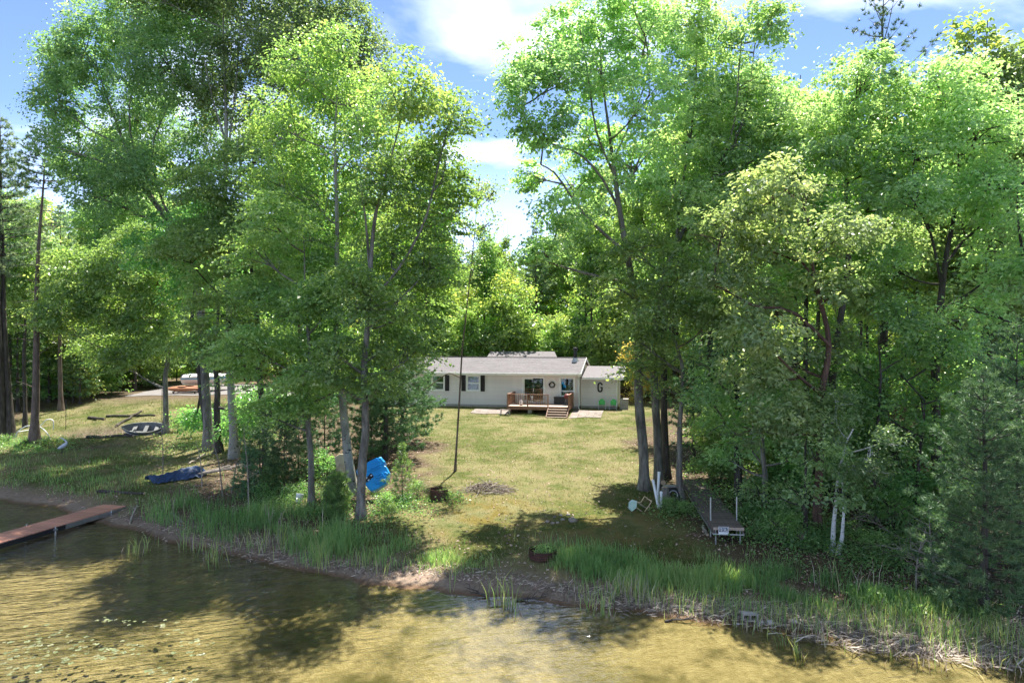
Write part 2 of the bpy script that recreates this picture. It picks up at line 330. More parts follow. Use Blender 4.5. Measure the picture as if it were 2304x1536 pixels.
# ------------------------------------------------------------------ ground sheet and water
def axis(lo, hi, step, far_lo, far_hi):
    a = list(np.arange(lo, hi + step / 2, step)); st = step; x = lo; pre = []
    while x > far_lo: st *= 1.25; x -= st; pre.append(x)
    st = step; x = a[-1]
    while x < far_hi: st *= 1.25; x += st; a.append(x)
    return np.array(pre[::-1] + a)
def grid(xs, ys, zf):
    X, Y = np.meshgrid(xs, ys); Z = zf(X, Y); n, m = X.shape
    i = np.arange(n - 1)[:, None]; j = np.arange(m - 1)[None]
    f = np.stack([i * m + j, i * m + j + 1, (i + 1) * m + j + 1, (i + 1) * m + j], -1).reshape(-1, 4)
    return X, Y, np.stack([X, Y, Z], -1).reshape(-1, 3), f
def ground_material():
    m, N, L = M('lakeside_ground'); t = N('ShaderNodeTexCoord'); V = t.outputs['Object']
    def att(n): a = N('ShaderNodeAttribute'); a.attribute_name = n; return a.outputs['Fac']
    s, lawn, moss, dirt = att('shore'), att('lawn'), att('moss'), att('dirt')
    n1 = noise(N, L, V, 1.1, 6, 0.6); n2 = noise(N, L, V, 5.5, 6, 0.65); n3 = noise(N, L, V, 0.35, 4, 0.55); n4 = noise(N, L, V, 22, 4, 0.6)
    # lake bed
    bed = ramp(N, L, n2, [(0.3, (0.32, 0.27, 0.145)), (0.7, (0.55, 0.48, 0.30))])
    alg = mrange(N, L, n1, 0.50, 0.66)
    bed = mixc(N, L, math2(N, L, 'MULTIPLY', alg, 0.72), bed, (0.085, 0.08, 0.030))
    weed = math2(N, L, 'MULTIPLY', mrange(N, L, n3, 0.44, 0.60), mrange(N, L, s, -1.0, -3.5, 0, 0.62))
    bed = mixc(N, L, weed, bed, (0.10, 0.098, 0.036))
    bed = mixc(N, L, mrange(N, L, s, -7, -18, 0, 0.6), bed, (0.075, 0.075, 0.035))
    # sand
    sand = ramp(N, L, n2, [(0.28, (0.30, 0.215, 0.155)), (0.7, (0.50, 0.385, 0.295))])
    sand = mixc(N, L, mrange(N, L, n4, 0.58, 0.72, 0, 0.6), sand, (0.17, 0.12, 0.085))
    wet = mixc(N, L, 1.0, sand, (0.62, 0.52, 0.42), 'MULTIPLY')
    c = mixc(N, L, mrange(N, L, s, -0.35, 0.02), bed, wet)
    c = mixc(N, L, mrange(N, L, math2(N, L, 'ADD', s, math2(N, L, 'MULTIPLY', n1, 0.5)), 0.32, 0.62), c, sand)
    # litter and lawn
    lit = ramp(N, L, n2, [(0.25, (0.080, 0.060, 0.036)), (0.5, (0.165, 0.125, 0.078)), (0.78, (0.25, 0.20, 0.135))])
    gr = ramp(N, L, n2, [(0.25, (0.065, 0.088, 0.020)), (0.5, (0.120, 0.150, 0.034)), (0.8, (0.22, 0.215, 0.085))])
    dry = ramp(N, L, n4, [(0.25, (0.19, 0.18, 0.06)), (0.75, (0.37, 0.33, 0.18))])
    gr = mixc(N, L, mrange(N, L, math2(N, L, 'ADD', math2(N, L, 'MULTIPLY', n3, 0.6), math2(N, L, 'MULTIPLY', n1, 0.4)), 0.43, 0.56), gr, dry)
    gr = mixc(N, L, mrange(N, L, math2(N, L, 'ADD', math2(N, L, 'MULTIPLY', n1, 0.6), math2(N, L, 'MULTIPLY', n2, 0.4)), 0.53, 0.63, 0, 0.8), gr, (0.26, 0.195, 0.12))
    mo = ramp(N, L, n2, [(0.25, (0.15, 0.115, 0.022)), (0.75, (0.29, 0.235, 0.06))])
    gr = mixc(N, L, math2(N, L, 'MULTIPLY', moss, mrange(N, L, n1, 0.42, 0.6)), gr, mo)
    c2 = mixc(N, L, lawn, lit, gr)
    edge = math2(N, L, 'ADD', s, math2(N, L, 'MULTIPLY', n1, 2.2))
    c = mixc(N, L, mrange(N, L, edge, 1.9, 3.1), c, c2)
    di = ramp(N, L, n2, [(0.3, (0.10, 0.07, 0.05)), (0.75, (0.36, 0.29, 0.22))])
    c = mixc(N, L, dirt, c, di)
    c = mixc(N, L, 1.0, c, (0.68, 0.675, 0.665), 'MULTIPLY')
    b = N('ShaderNodeBsdfPrincipled'); L(c, b.inputs['Base Color']); b.inputs['Roughness'].default_value = 0.95; b.inputs['Specular IOR Level'].default_value = 0.15
    bp = N('ShaderNodeBump'); bp.inputs['Strength'].default_value = 0.8; bp.inputs['Distance'].default_value = 0.08; L(math2(N, L, 'ADD', n2, n4), bp.inputs['Height']); L(bp.outputs[0], b.inputs['Normal'])
    o = N('ShaderNodeOutputMaterial'); L(b.outputs[0], o.inputs[0]); return m
def lawnmask(x, y):
    s = shore(x, y); n = 0.8 * sn(x, y, 1.1, 2) + 0.5 * sn(x, y, 2.9, 4)
    right = np.interp(y, [18, 24, 30, 40, 50, 60], [9, 6.6, 7.0, 7.2, 9.5, 14]); left = np.interp(y, [20, 26, 30, 36, 42, 50, 60], [-9, -5.5, -4.4, -4.2, -4.5, -9, -13])
    a = smooth(-0.8, 0.8, x - left + n) * smooth(-0.8, 0.8, right - x + n) * smooth(64, 57, y)
    b = smooth(-14.5, -17, x + n) * smooth(64, 56, y + n) * smooth(-40, -37, x)
    return np.clip(a + b, 0, 1)
xs = axis(-42, 32, 0.3, -700, 700); ys = axis(7, 72, 0.3, -700, 900)
X, Y, V, F = grid(xs, ys, hgt)
g = Geo().add(V, F); me = g.mesh('ground', True)
def pattr(n, a): q = me.attributes.new(n, 'FLOAT', 'POINT'); q.data.foreach_set('value', np.asarray(a, np.float32).ravel())
pattr('shore', np.clip(shore(X, Y), -100, 100)); pattr('lawn', lawnmask(X, Y))
mo = np.exp(-((X + 1.2) / 2.0) ** 2 - ((Y - 27.0) / 2.4) ** 2) + 0.5 * np.exp(-((X - 3.8) / 2.8) ** 2 - ((Y - 25) / 4.0) ** 2)
pattr('moss', np.clip(mo * 1.4, 0, 1))
di = np.zeros_like(X)
for (ex, ey, ew, eh) in ((-28.0, 48.2, 3.6, 1.5), (-27.5, 43.3, 3.3, 0.8)): di += np.exp(-((X - ex) / ew) ** 4 - ((Y - ey) / eh) ** 2)
pattr('dirt', np.clip(di, 0, 1))
tag(obj('ground', me, ground_material()), kind='structure')

def water_material():
    m, N, L = M('shallow_lake_water'); t = N('ShaderNodeTexCoord'); V = t.outputs['Object']
    rot = N('ShaderNodeMapping'); rot.inputs['Rotation'].default_value = (0, 0, R(-16)); L(V, rot.inputs[0]); V2 = rot.outputs[0]
    a = noise(N, L, V2, 1.0, 3, 0.5, (0.7, 3.2, 1)); b_ = noise(N, L, V2, 1.0, 2, 0.5, (2.2, 7.5, 1)); c = noise(N, L, V, 0.16, 2, 0.5)
    sepx = N('ShaderNodeSeparateXYZ'); L(V, sepx.inputs[0])
    wind = math2(N, L, 'ADD', mrange(N, L, sepx.outputs['X'], -3, -12, 0.16, 0.95), mrange(N, L, c, 0.45, 0.65, 0, 0.4))
    hgtn = math2(N, L, 'MULTIPLY', math2(N, L, 'ADD', a, math2(N, L, 'MULTIPLY', b_, 0.45)), wind)
    bp = N('ShaderNodeBump'); bp.inputs['Strength'].default_value = 1.0; bp.inputs['Distance'].default_value = 0.17; L(hgtn, bp.inputs['Height'])
    fr = N('ShaderNodeFresnel'); fr.inputs[0].default_value = 1.33; L(bp.outputs[0], fr.inputs['Normal'])
    tr = N('ShaderNodeBsdfTransparent'); tr.inputs[0].default_value = (0.92, 0.90, 0.74, 1)
    gl = N('ShaderNodeBsdfGlossy'); gl.inputs['Roughness'].default_value = 0.09; L(bp.outputs[0], gl.inputs['Normal'])
    mx = N('ShaderNodeMixShader'); L(math2(N, L, 'MULTIPLY', fr.outputs[0], 1.45), mx.inputs[0]); L(tr.outputs[0], mx.inputs[1]); L(gl.outputs[0], mx.inputs[2])
    o = N('ShaderNodeOutputMaterial'); L(mx.outputs[0], o.inputs[0]); return m
g = Geo().add([(-690, -690, 0), (690, -690, 0), (690, 45, 0), (-690, 45, 0)], [(0, 1, 2, 3)])
tag(obj('lake_water', g, water_material()), kind='structure')

# driveway at the top of the left bank
dx0, dx1 = np.linspace(-36.5, -20, 34), np.linspace(65.0, 74.5, 24)
_, _, V, F = grid(dx0, dx1, lambda x, y: hgt(x, y) + 0.035 + 0.0 * x)
tag(obj('driveway', Geo().add(V, F), simple('pale_gravel_asphalt', (0.15, 0.138, 0.135), 0.95, var=0.15, scale=2.5, bump=0.3), smooth=True), kind='structure')

# ------------------------------------------------------------------ foliage helpers
def leaves(rng, C, axis_, normal, ln, wd, var):
    """kite leaves: centre, long axis, normal -> 4 verts, 2 tris each, folded along the midrib"""
    side = np.cross(axis_, normal); side /= np.linalg.norm(side, axis=1)[:, None] + 1e-9
    nn = np.cross(side, axis_)
    a = axis_ * ln[:, None] * 0.5; s = side * wd[:, None] * 0.5; lift = nn * (wd * 0.28)[:, None]
    v = np.stack([C - a, C + s - a * 0.1 + lift, C + a, C - s - a * 0.1 + lift], 1).reshape(-1, 3)
    k = np.arange(len(C))[:, None] * 4
    f = np.concatenate([k + np.array([[0, 1, 2]]), k + np.array([[0, 2, 3]])])
    return v, f, np.repeat(var, 4)
def unit(a): return a / (np.linalg.norm(a, axis=-1, keepdims=True) + 1e-9)
def cnoise(p, f, ph): return np.sin(p[:, 0] * f + ph) * np.sin(p[:, 1] * f * 1.1 + 2 * ph) + np.sin(p[:, 2] * f * 1.2 + 3 * ph) * np.sin((p[:, 0] + p[:, 1]) * f * 0.7 + ph)
DM, SM, NM = 1.75, 0.98, 1.5
def tree_geo(seed, trunk, r0, lobes, dens=3.2, nleaf=20, size=0.15, flat=0.5, tuft=0.34, limbs=(), sides=8, minr=0.12, gap=-0.25, droop=0.25, fork=0.55, tilt=0.9):
    dens, size, gap, nleaf = dens * DM, size * SM, gap - 0.15, int(nleaf * NM)
    rng = np.random.default_rng(seed); tg = Geo(); lg = Geo()
    n = max(10, int(len(trunk) * 3)); T = catmull(trunk, n); n = len(T)
    u = np.linspace(0, 1, n); T = T + np.stack([0.05 * np.sin(u * 17 + seed), 0.05 * np.cos(u * 13 + seed), 0 * u], 1) * np.minimum(1, u * 4)[:, None] * min(1, r0 * 6)
    r = r0 * np.maximum(minr, (1 - u) ** 0.75) * (1 + 0.5 * np.exp(-u * (T[-1, 2] - T[0, 2]) / 0.3))
    tube(tg, T, r, sides, wob=0.05, rng=rng)
    sk = [T[n // 4:]]; skr = [r[n // 4:]]
    for lp in limbs:
        q = catmull(lp, 10); i = int(np.argmin(np.linalg.norm(T - q[0], axis=1))); rr = np.linspace(max(r[i] * 0.62, min(0.05, r0 * 0.25)), 0.025, 10)
        tube(tg, q, rr, 6, wob=0.04, rng=rng); sk.append(q); skr.append(rr)
    for (c, rad) in lobes:
        c = np.asarray(c, float); rad = np.asarray(rad, float)
        A = np.concatenate(sk); AR = np.concatenate(skr)
        hd = np.linalg.norm((A - c)[:, :2], axis=1); dz = c[2] - A[:, 2]
        cost = np.linalg.norm(A - c, axis=1) + 2.2 * np.maximum(0, 0.45 * hd - dz) + 0.6 * np.maximum(0, dz - 1.2 * hd - 1)
        i = int(np.argmin(cost)); a = A[i]; ra = min(AR[i] * fork, 0.16)
        mid = a * 0.45 + c * 0.55 + np.array([0, 0, -0.12]) * np.linalg.norm(c - a) + rng.normal(0, 0.15, 3)
        L = bez(a, mid, c, 7); tube(tg, L, np.linspace(max(ra, min(0.045, r0 * 0.35)), 0.02, 7), 5, cap=False)
        sk.append(L[2:]); skr.append(np.linspace(max(ra, 0.03), 0.018, 7)[2:])
        mr = float(np.mean(rad)); ns = max(5, int(4.5 * mr * mr ** 0.5))
        d = unit(rng.normal(size=(ns, 3))); ends = c + d * rad * rng.uniform(0.55, 0.95, (ns, 1))
        for e in ends:
            b0 = L[rng.integers(3, 7)]; m2 = (b0 + e) / 2 + rng.normal(0, 0.12, 3) + np.array([0, 0, 0.1])
            tube(tg, bez(b0, m2, e, 4), np.array([0.028, 0.021, 0.014, 0.008]) * (0.6 + 3 * min(r0, 0.25)), 3, cap=False)
        nt = int(dens * 4 * math.pi * mr * mr)
        d = unit(rng.normal(size=(nt, 3))); rr = rng.uniform(0.12, 1.0, nt) ** 0.45
        p = c + d * rad * rr[:, None] * (1 + 0.16 * cnoise(d * 3, 1.9, seed + c[0]))[:, None]
        keep = cnoise(p, 2.1, seed * 0.7) + 0.5 * cnoise(p, 4.3, seed) + rng.normal(0, 0.3, nt) > gap
        p = p[keep]; nt = len(p)
        if nt == 0: continue
        tv = np.clip(0.5 + 0.22 * rng.normal(size=nt) + 0.12 * cnoise(p, 0.8, seed + 1), 0, 1)
        k = np.repeat(np.arange(nt), nleaf); m = len(k)
        ts = tuft * rng.uniform(0.45, 1.05, nt)[k][:, None]; off = rng.normal(size=(m, 3)) * np.array([1, 1, flat]) * ts; out = unit(p - c + np.array([0, 0, 0.2]))
        # sprays sag outwards
        off[:, 2] -= droop * (off[:, 0] * out[k, 0] + off[:, 1] * out[k, 1])
        C = p[k] + off
        nrm = unit(np.array([0, 0, 1.0]) + rng.normal(0, 0.5 + 0.1 * tilt, (m, 3)) + tilt * out[k])
        ax = unit(rng.normal(size=(m, 3)) + out[k] * 0.9 - np.array([0, 0, 0.35])); ax = unit(ax - nrm * (ax * nrm).sum(1)[:, None] * 0.8)
        ln = size * rng.uniform(0.55, 1.35, m) * rng.uniform(0.75, 1.25, nt)[k]; v, f, a_ = leaves(rng, C, ax, nrm, ln, ln * rng.uniform(0.55, 0.8, m), np.clip(tv[k] + rng.normal(0, 0.09, m), 0, 1))
        lg.add(v, f, a_)
    return tg, lg
def pine_geo(seed, h, r0, crown0, width, spacing=0.45, nb=6, needles=14, nl=0.13, dens=7.0, profile=0.8, up=0.15, nw=0.016, lean=(0, 0), sparse=0.0, top=0.25):
    rng = np.random.default_rng(seed); tg = Geo(); lg = Geo()
    u = np.linspace(0, 1, 14); T = np.stack([lean[0] * u ** 1.3 * h, lean[1] * u * h, u * h], 1) + np.stack([0.03 * np.sin(u * 9 + seed), 0.03 * np.cos(u * 7), 0 * u], 1) * h * 0.1
    tube(tg, T, r0 * np.maximum(0.06, 1 - u * 0.96) * (1 + 0.6 * np.exp(-u * h / 0.3)), 8, wob=0.05, rng=rng)
    z = crown0
    while z < h * 0.985:
        t = (z - crown0) / (h - crown0 + 1e-6); base = np.array([np.interp(z, T[:, 2], T[:, 0]), np.interp(z, T[:, 2], T[:, 1]), z])
        Lm = width * (max(1 - t, 0.02) ** profile * (0.55 + 0.45 * min(1, t * 5 + 0.3)) + top * 0.15); a0 = rng.uniform(0, 6.28)
        for j in range(nb):
            if rng.random() < sparse: continue
            L = Lm * rng.uniform(0.65, 1.15); a = a0 + j * 6.283 / nb + rng.normal(0, 0.25); d = np.array([math.cos(a), math.sin(a), 0])
            rise = up + 0.55 * t + rng.normal(0, 0.06); e = base + d * L + np.array([0, 0, rise * L]); m = base + d * L * 0.5 + np.array([0, 0, (rise * 0.25) * L])
            q = bez(base, m, e, 5); tube(tg, q, np.linspace(0.012 + 0.02 * L * r0 * 2, 0.006, 5), 3, cap=False)
            nt = max(2, int(L * dens)); s = rng.uniform(0.25, 1.02, nt) ** 0.8
            pts = (1 - s)[:, None] ** 2 * base + 2 * (s * (1 - s))[:, None] * m + (s * s)[:, None] * e
            lat = np.array([-d[1], d[0], 0]); pts = pts + lat * (rng.normal(0, 0.22, nt) * L * np.sin(np.clip(s, 0, 1) * 3.0) ** 0.7)[:, None] + rng.normal(0, 0.04, (nt, 3))
            tv = np.clip(0.5 + 0.2 * rng.normal(size=nt) + 0.25 * (s - 0.6), 0, 1)
            k = np.repeat(np.arange(nt), needles); mm = len(k); dirn = unit(rng.normal(size=(mm, 3)) * 0.75 + d * 0.8 + np.array([0, 0, 0.35]))
            side = unit(np.cross(dirn, rng.normal(size=(mm, 3)))) * nw; ln = nl * rng.uniform(0.7, 1.25, mm)
            c0 = pts[k] + rng.normal(0, 0.03, (mm, 3))
            v = np.stack([c0 - side, c0 + side, c0 + dirn * ln[:, None]], 1).reshape(-1, 3)
            lg.add(v, np.arange(mm * 3).reshape(-1, 3), np.repeat(np.clip(tv[k] + rng.normal(0, 0.1, mm), 0, 1), 3))
        z += spacing * rng.uniform(0.75, 1.25) * (1 - 0.35 * t)
    return tg, lg
def plant(name, label, cat, geos, loc, leaf, bk, rz=0, group=None, s=None):
    t = thing(name, label, cat, loc, rz, group)
    if s: t.scale = (s, s, s)
    obj('trunk', geos[0], bk, t, smooth=True); obj('crown', geos[1], leaf, t, attr='leafvar')
    return t
def hero(name, label, cat, D, path, lobes, leaf, bk, r0, seed, limbs=(), dd=0.0, **kw):
    """path, lobes and limbs as picture bearings at distance D; the base sits on the ground"""
    bx, by = (path[0][0] - 1152) / FPX * D, D; base = np.array((bx, by, hz(bx, by) - 0.05))
    rng = np.random.default_rng(seed + 500)
    T = np.array([P(px, py, D) for px, py in path]) - base
    T[0] = 0; T[1:, 1] += np.linspace(0, 0.6, len(T) - 1) * rng.uniform(-1, 1)
    k = D / FPX; Lb = []
    for l in lobes:
        cx, cy, rx, ry = l[:4]; off = l[4] if len(l) > 4 else rng.uniform(-1, 1) * 2.0
        Lb.append((P(cx, cy, D) - base + np.array((0, off + dd, 0)), (rx * k, (rx + ry) / 2 * k, ry * k)))
    LL = []
    for lp in limbs:
        q = np.array([P(a, b, D) for a, b in lp]) - base; q[:, 1] += np.linspace(0, 1, len(q)) * rng.uniform(-1.2, 0.6); LL.append(q)
    return plant(name, label, cat, tree_geo(seed, T, r0, Lb, limbs=LL, **kw), tuple(base), leaf, bk)
#HERE2
# ------------------------------------------------------------------ the house (local frame: x along the lake front, y into the house)
HX, HY, HZ0, HRZ = 5.45, 56.0, 2.05, R(-12)
house = thing('ranch_house', 'long grey sided single storey house with white trim behind the lawn', 'house', (HX, HY, HZ0), HRZ)
def hl(a, b, z=0.0):
    c, s = math.cos(HRZ), math.sin(HRZ); return (HX + a * c - b * s, HY + a * s + b * c, z)
A0, A1, DEP = -17.5, 0.0, 8.0
def zz(z): return z - HZ0
Z0, Z1 = zz(2.25), zz(4.80)
OPEN = [(-12.53, -11.41, zz(3.37), zz(4.68), 'w'), (-9.45, -8.32, zz(3.37), zz(4.66), 'w'), (-4.65, -2.90, zz(2.50), zz(4.54), 'd'), (-1.57, -0.39, zz(3.02), zz(4.57), 'w')]
g = Geo(); cur = A0
for (a0, a1, z0, z1, _) in OPEN:
    bbox(g, cur, a0, 0.03, 0.16, Z0, Z1); bbox(g, a0, a1, 0.03, 0.16, Z0, z0); bbox(g, a0, a1, 0.03, 0.16, z1, Z1); cur = a1
bbox(g, cur, A1, 0.03, 0.16, Z0, Z1)
bbox(g, A0, A0 + 0.16, 0.16, DEP, Z0, Z1); bbox(g, A1 - 0.16, A1, 0.16, DEP, Z0, Z1); bbox(g, A0, A1, DEP, DEP + 0.16, Z0, Z1)
for x in (A0, A1 - 0.14): extr(g, [(0.1, Z1), (DEP, Z1), (DEP / 2, Z1 + 1.10)], 0, 0.14); g.v[-1] = np.stack([g.v[-1][:, 1] + x, g.v[-1][:, 0], g.v[-1][:, 2]], 1)
obj('wall', g, SIDING, house)
g = Geo(); bbox(g, A0 + 0.02, A1 - 0.02, 0.06, DEP, -0.3, Z0); obj('foundation', g, CONC, house)
g = Geo(); bbox(g, A0 + 0.2, A1 - 0.2, 3.2, 3.3, Z0, Z1); bbox(g, A0 + 0.2, A1 - 0.2, 0.2, 3.2, Z0 + 0.01, Z0 + 0.05); obj('room', g, INSIDE, house)
boards = {}
row = 0.105; k = 0
z = Z0
while z < Z1 - 0.02:
    cur = A0; zm = z + row / 2
    for (a0, a1, z0, z1, _) in OPEN + [(A1, A1, -9, 9, '')]:
        inside = z0 - 0.06 < zm < z1 + 0.06
        if inside or a0 == A1:
            w = round((a0 if a0 == A1 else a0 - 0.06) - cur, 3)
            if w > 0.05:
                if w not in boards:
                    gg = Geo(); t0, t1 = 0.018, 0.0
                    gg.add([(0, -t1 + 0.03, row), (w, -t1 + 0.03, row), (w, -t0 + 0.028, 0), (0, -t0 + 0.028, 0), (w, 0.03, 0), (0, 0.03, 0)], [(3, 2, 1, 0), (5, 4, 2, 3)])
                    boards[w] = gg.mesh('siding_board'); boards[w].materials.append(SIDING)
                obj('siding_board', boards[w], None, house, (cur, 0, z))
            cur = a1 + 0.06
    z += row
# right gable end boards
w = DEP; gg = Geo(); gg.add([(0.012, 0.06, 0), (0.012, w, 0), (0.001, w, row), (0.001, 0.06, row)], [(0, 1, 2, 3)]); gb = gg.mesh('siding_board'); gb.materials.append(SIDING)
z = Z0
while z < Z1 - 0.02: obj('siding_board', gb, None, house, (A1, 0, z)); z += row
g = Geo(); bbox(g, A1 - 0.10, A1 + 0.025, -0.012, 0.03, Z0, Z1 - 0.02); obj('corner_trim', g, WHITE, house)
def window(a0, a1, z0, z1, rail=0.5, curtain=None, big=False):
    g = Geo(); f = 0.10
    for (x0, x1, y0, y1) in ((a0 - 0.06, a0 + f - 0.04, z0 - 0.06, z1 + 0.06), (a1 - f + 0.04, a1 + 0.06, z0 - 0.06, z1 + 0.06), (a0 + f - 0.04, a1 - f + 0.04, z1 - f + 0.04, z1 + 0.06), (a0 + f - 0.04, a1 - f + 0.04, z0 - 0.06, z0 + f - 0.04)):
        bbox(g, x0, x1, -0.035, 0.10, y0, y1)
    w = obj('window', g, WHITE, house)
    ai, bi, zi, zj = a0 + 0.06, a1 - 0.06, z0 + 0.06, z1 - 0.06; zr = zi + (zj - zi) * rail
    for (lo, hi, y) in ((zi, zr, 0.02), (zr, zj, 0.045)):
        g = Geo(); s = 0.045
        bbox(g, ai, bi, y, y + 0.03, lo, lo + s); bbox(g, ai, bi, y, y + 0.03, hi - s, hi); bbox(g, ai, ai + s, y, y + 0.03, lo + s, hi - s); bbox(g, bi - s, bi, y, y + 0.03, lo + s, hi - s)
        obj('sash', g, WHITE, w)
        g = Geo(); bbox(g, ai + s, bi - s, y + 0.012, y + 0.018, lo + s, hi - s); obj('pane', g, GLASS, w)
    if curtain:
        for side in curtain:
            g = Geo(); x0 = ai if side == 'l' else bi - 0.2; n = 12
            v = [(x0 + 0.2 * i / n, 0.17 + 0.02 * math.sin(i * 2.1), zz_) for zz_ in (zi + 0.1, zj) for i in range(n + 1)]
            g.add(v, [(i, i + 1, n + 2 + i, n + 1 + i) for i in range(n)]); obj('curtain', g, CURTAIN, w)
    return w
w1 = window(*OPEN[0][:4]); g = Geo(); bbox(g, -12.4, -11.5, 0.2, 0.21, zz(3.4), zz(4.0)); bbox(g, -12.4, -12.1, 0.19, 0.2, zz(4.0), zz(4.6)); obj('blind', g, BLIND, w1)
w2 = window(*OPEN[1][:4], curtain='lr'); g = Geo(); bbox(g, -9.35, -8.45, 0.2, 0.21, zz(3.4), zz(3.98)); obj('blind', g, BLIND, w2)
window(*OPEN[3][:4], rail=0.27)
def shutter(a0, a1, z0, z1):
    g = Geo(); bbox(g, a0, a0 + 0.05, -0.06, -0.025, z0, z1); bbox(g, a1 - 0.05, a1, -0.06, -0.025, z0, z1); bbox(g, a0 + 0.05, a1 - 0.05, -0.06, -0.025, z0, z0 + 0.06); bbox(g, a0 + 0.05, a1 - 0.05, -0.06, -0.025, z1 - 0.06, z1)
    n = 16; m = Matrix.Rotation(R(25), 3, 'X')
    for i in range(n): box(g, ((a0 + a1) / 2, -0.042, z0 + 0.09 + (z1 - z0 - 0.16) * i / (n - 1)), (a1 - a0 - 0.1, 0.008, 0.075), m)
    obj('shutter', g, BLACK, house)
for (a0, a1, z0, z1, kd) in OPEN[:2]: shutter(a0 - 0.44, a0 - 0.08, z0 - 0.02, z1 + 0.02); shutter(a1 + 0.08, a1 + 0.44, z0 - 0.02, z1 + 0.02)
# sliding patio door
a0, a1, z0, z1, _ = OPEN[2]
g = Geo()
for q in ((a0 - 0.06, a0 + 0.05, z0, z1 + 0.06), (a1 - 0.05, a1 + 0.06, z0, z1 + 0.06), (a0 + 0.05, a1 - 0.05, z1 - 0.06, z1 + 0.06), (a0 + 0.05, a1 - 0.05, z0, z0 + 0.06)): bbox(g, q[0], q[1], -0.035, 0.10, q[2], q[3])
door = obj('patio_door', g, WHITE, house); mid = (a0 + a1) / 2
for (x0, x1, y, mat) in ((a0 + 0.05, mid + 0.03, 0.05, WHITE), (mid - 0.03, a1 - 0.05, 0.012, DARKMETAL)):
    g = Geo(); s = 0.075 if mat is WHITE else 0.05; zi, zj = z0 + 0.06, z1 - 0.06
    bbox(g, x0, x1, y, y + 0.035, zi, zi + s); bbox(g, x0, x1, y, y + 0.035, zj - s, zj); bbox(g, x0, x0 + s, y, y + 0.035, zi + s, zj - s); bbox(g, x1 - s, x1, y, y + 0.035, zi + s, zj - s)
    obj('door_panel', g, mat, door)
    g = Geo(); bbox(g, x0 + s, x1 - s, y + 0.014, y + 0.02, zi + s, zj - s); obj('pane', g, GLASS, door)
g = Geo(); bbox(g, mid - 0.02, mid + 0.02, -0.01, 0.01, z0 + 0.9, z0 + 1.15); obj('handle', g, WHITE, door)
# roof
def slab(a0, a1, b0, z0, b1, z1, t=0.1):
    g = Geo(); v = [(a, b, z + dz) for dz in (0, t) for (b, z) in ((b0, z0), (b1, z1)) for a in (a0, a1)]
    g.add(v, [(0, 2, 3, 1), (4, 5, 7, 6), (0, 1, 5, 4), (2, 6, 7, 3), (0, 4, 6, 2), (1, 3, 7, 5)]); return g
EZ, RZ = zz(4.80), zz(6.0); RA0, RA1 = A0 - 0.3, A1 + 0.16
roof = obj('roof', slab(RA0, RA1, -0.5, EZ, 4.0, RZ), SHINGLE, house)
obj('roof', slab(RA0, RA1, 8.5, EZ, 4.003, RZ), SHINGLE, house)
g = Geo(); n = 23; rr2 = np.random.default_rng(3)
for i in range(n):
    t = i / n; b = -0.5 + 4.5 * t; zc = EZ + (RZ - EZ) * t + 0.1; x = RA0
    while x < RA1 - 0.05:
        x1 = min(RA1, x + rr2.uniform(0.5, 1.1)); dz = rr2.uniform(0.004, 0.012)
        g.add([(x, b, zc + dz + 0.006), (x1 - 0.006, b, zc + dz + 0.006), (x1 - 0.006, b + 0.2, zc + 0.0556), (x, b + 0.2, zc + 0.0556), (x, b, zc), (x1 - 0.006, b, zc)], [(0, 1, 2, 3), (4, 5, 1, 0)]); x = x1
tag(obj('shingles', g, SHINGLE, roof), kind='stuff')
g = Geo(); box(g, ((RA0 + RA1) / 2, 4.0, RZ + 0.125), (RA1 - RA0, 0.26, 0.03)); obj('ridge_cap', g, SHINGLE, roof)
g = Geo(); bbox(g, RA0, RA1, -0.53, -0.503, EZ - 0.08, EZ + 0.13); obj('fascia', g, WHITE, house)
g = Geo(); bbox(g, RA0 + 0.02, RA1 - 0.02, -0.50, 0.03, EZ - 0.075, EZ - 0.05); obj('soffit', g, WHITE, house)
g = Geo(); v = [(RA0 + 0.05, y, z) for y, z in ((-0.535, 0.0), (-0.535, 0.11), (-0.63, 0.11), (-0.63, 0.02))]; v2 = [(RA1 - 0.03, y, z) for (_, y, z) in v]
g.add(np.array(v + v2) + np.array((0, 0, EZ)), [(0, 3, 7, 4), (3, 2, 6, 7), (0, 1, 5, 4), (0, 1, 2, 3), (4, 5, 6, 7)]); obj('gutter', g, WHITE, house)
for s_, b0, b1, z0, z1 in ((0, -0.52, 4.0, EZ, RZ), (1, 8.52, 4.0, EZ, RZ)):
    g = slab(RA1 + 0.002, RA1 + 0.03, b0, z0 - 0.1, b1, z1 - 0.1, 0.21); obj('rake_board', g, WHITE, house)
g = Geo(); tube(g, [(-0.12, -0.58, EZ), (-0.12, -0.45, EZ - 0.12), (-0.10, -0.06, EZ - 0.3), (-0.06, -0.06, EZ - 0.5), (-0.06, -0.06, 0.25), (-0.06, -0.12, 0.12), (0.05, -0.5, 0.02)], 0.045, 6); obj('downspout', g, WHITEPL, house)
# black flue on the roof
g = Geo(); zb = EZ + (RZ - EZ) * (3.5 / 4.5) + 0.05
tube(g, [(-0.68, 3.0, zb - 0.1), (-0.68, 3.0, zb + 0.95)], 0.15, 14); fl = obj('stove_pipe', g, DARKMETAL, house, smooth=False)
g = Geo(); lathe(g, [(0.001, zb + 1.22), (0.21, zb + 1.18), (0.21, zb + 1.04), (0.24, zb + 1.0), (0.19, zb + 0.96)], 16, (-0.68, 3.0, 0)); obj('pipe_cap', g, DARKMETAL, fl)
g = Geo(); lathe(g, [(0.16, zb + 0.32), (0.18, zb + 0.3), (0.36, zb - 0.02), (0.38, zb - 0.12)], 16, (-0.68, 3.0, 0)); obj('flashing', g, ALU, fl)
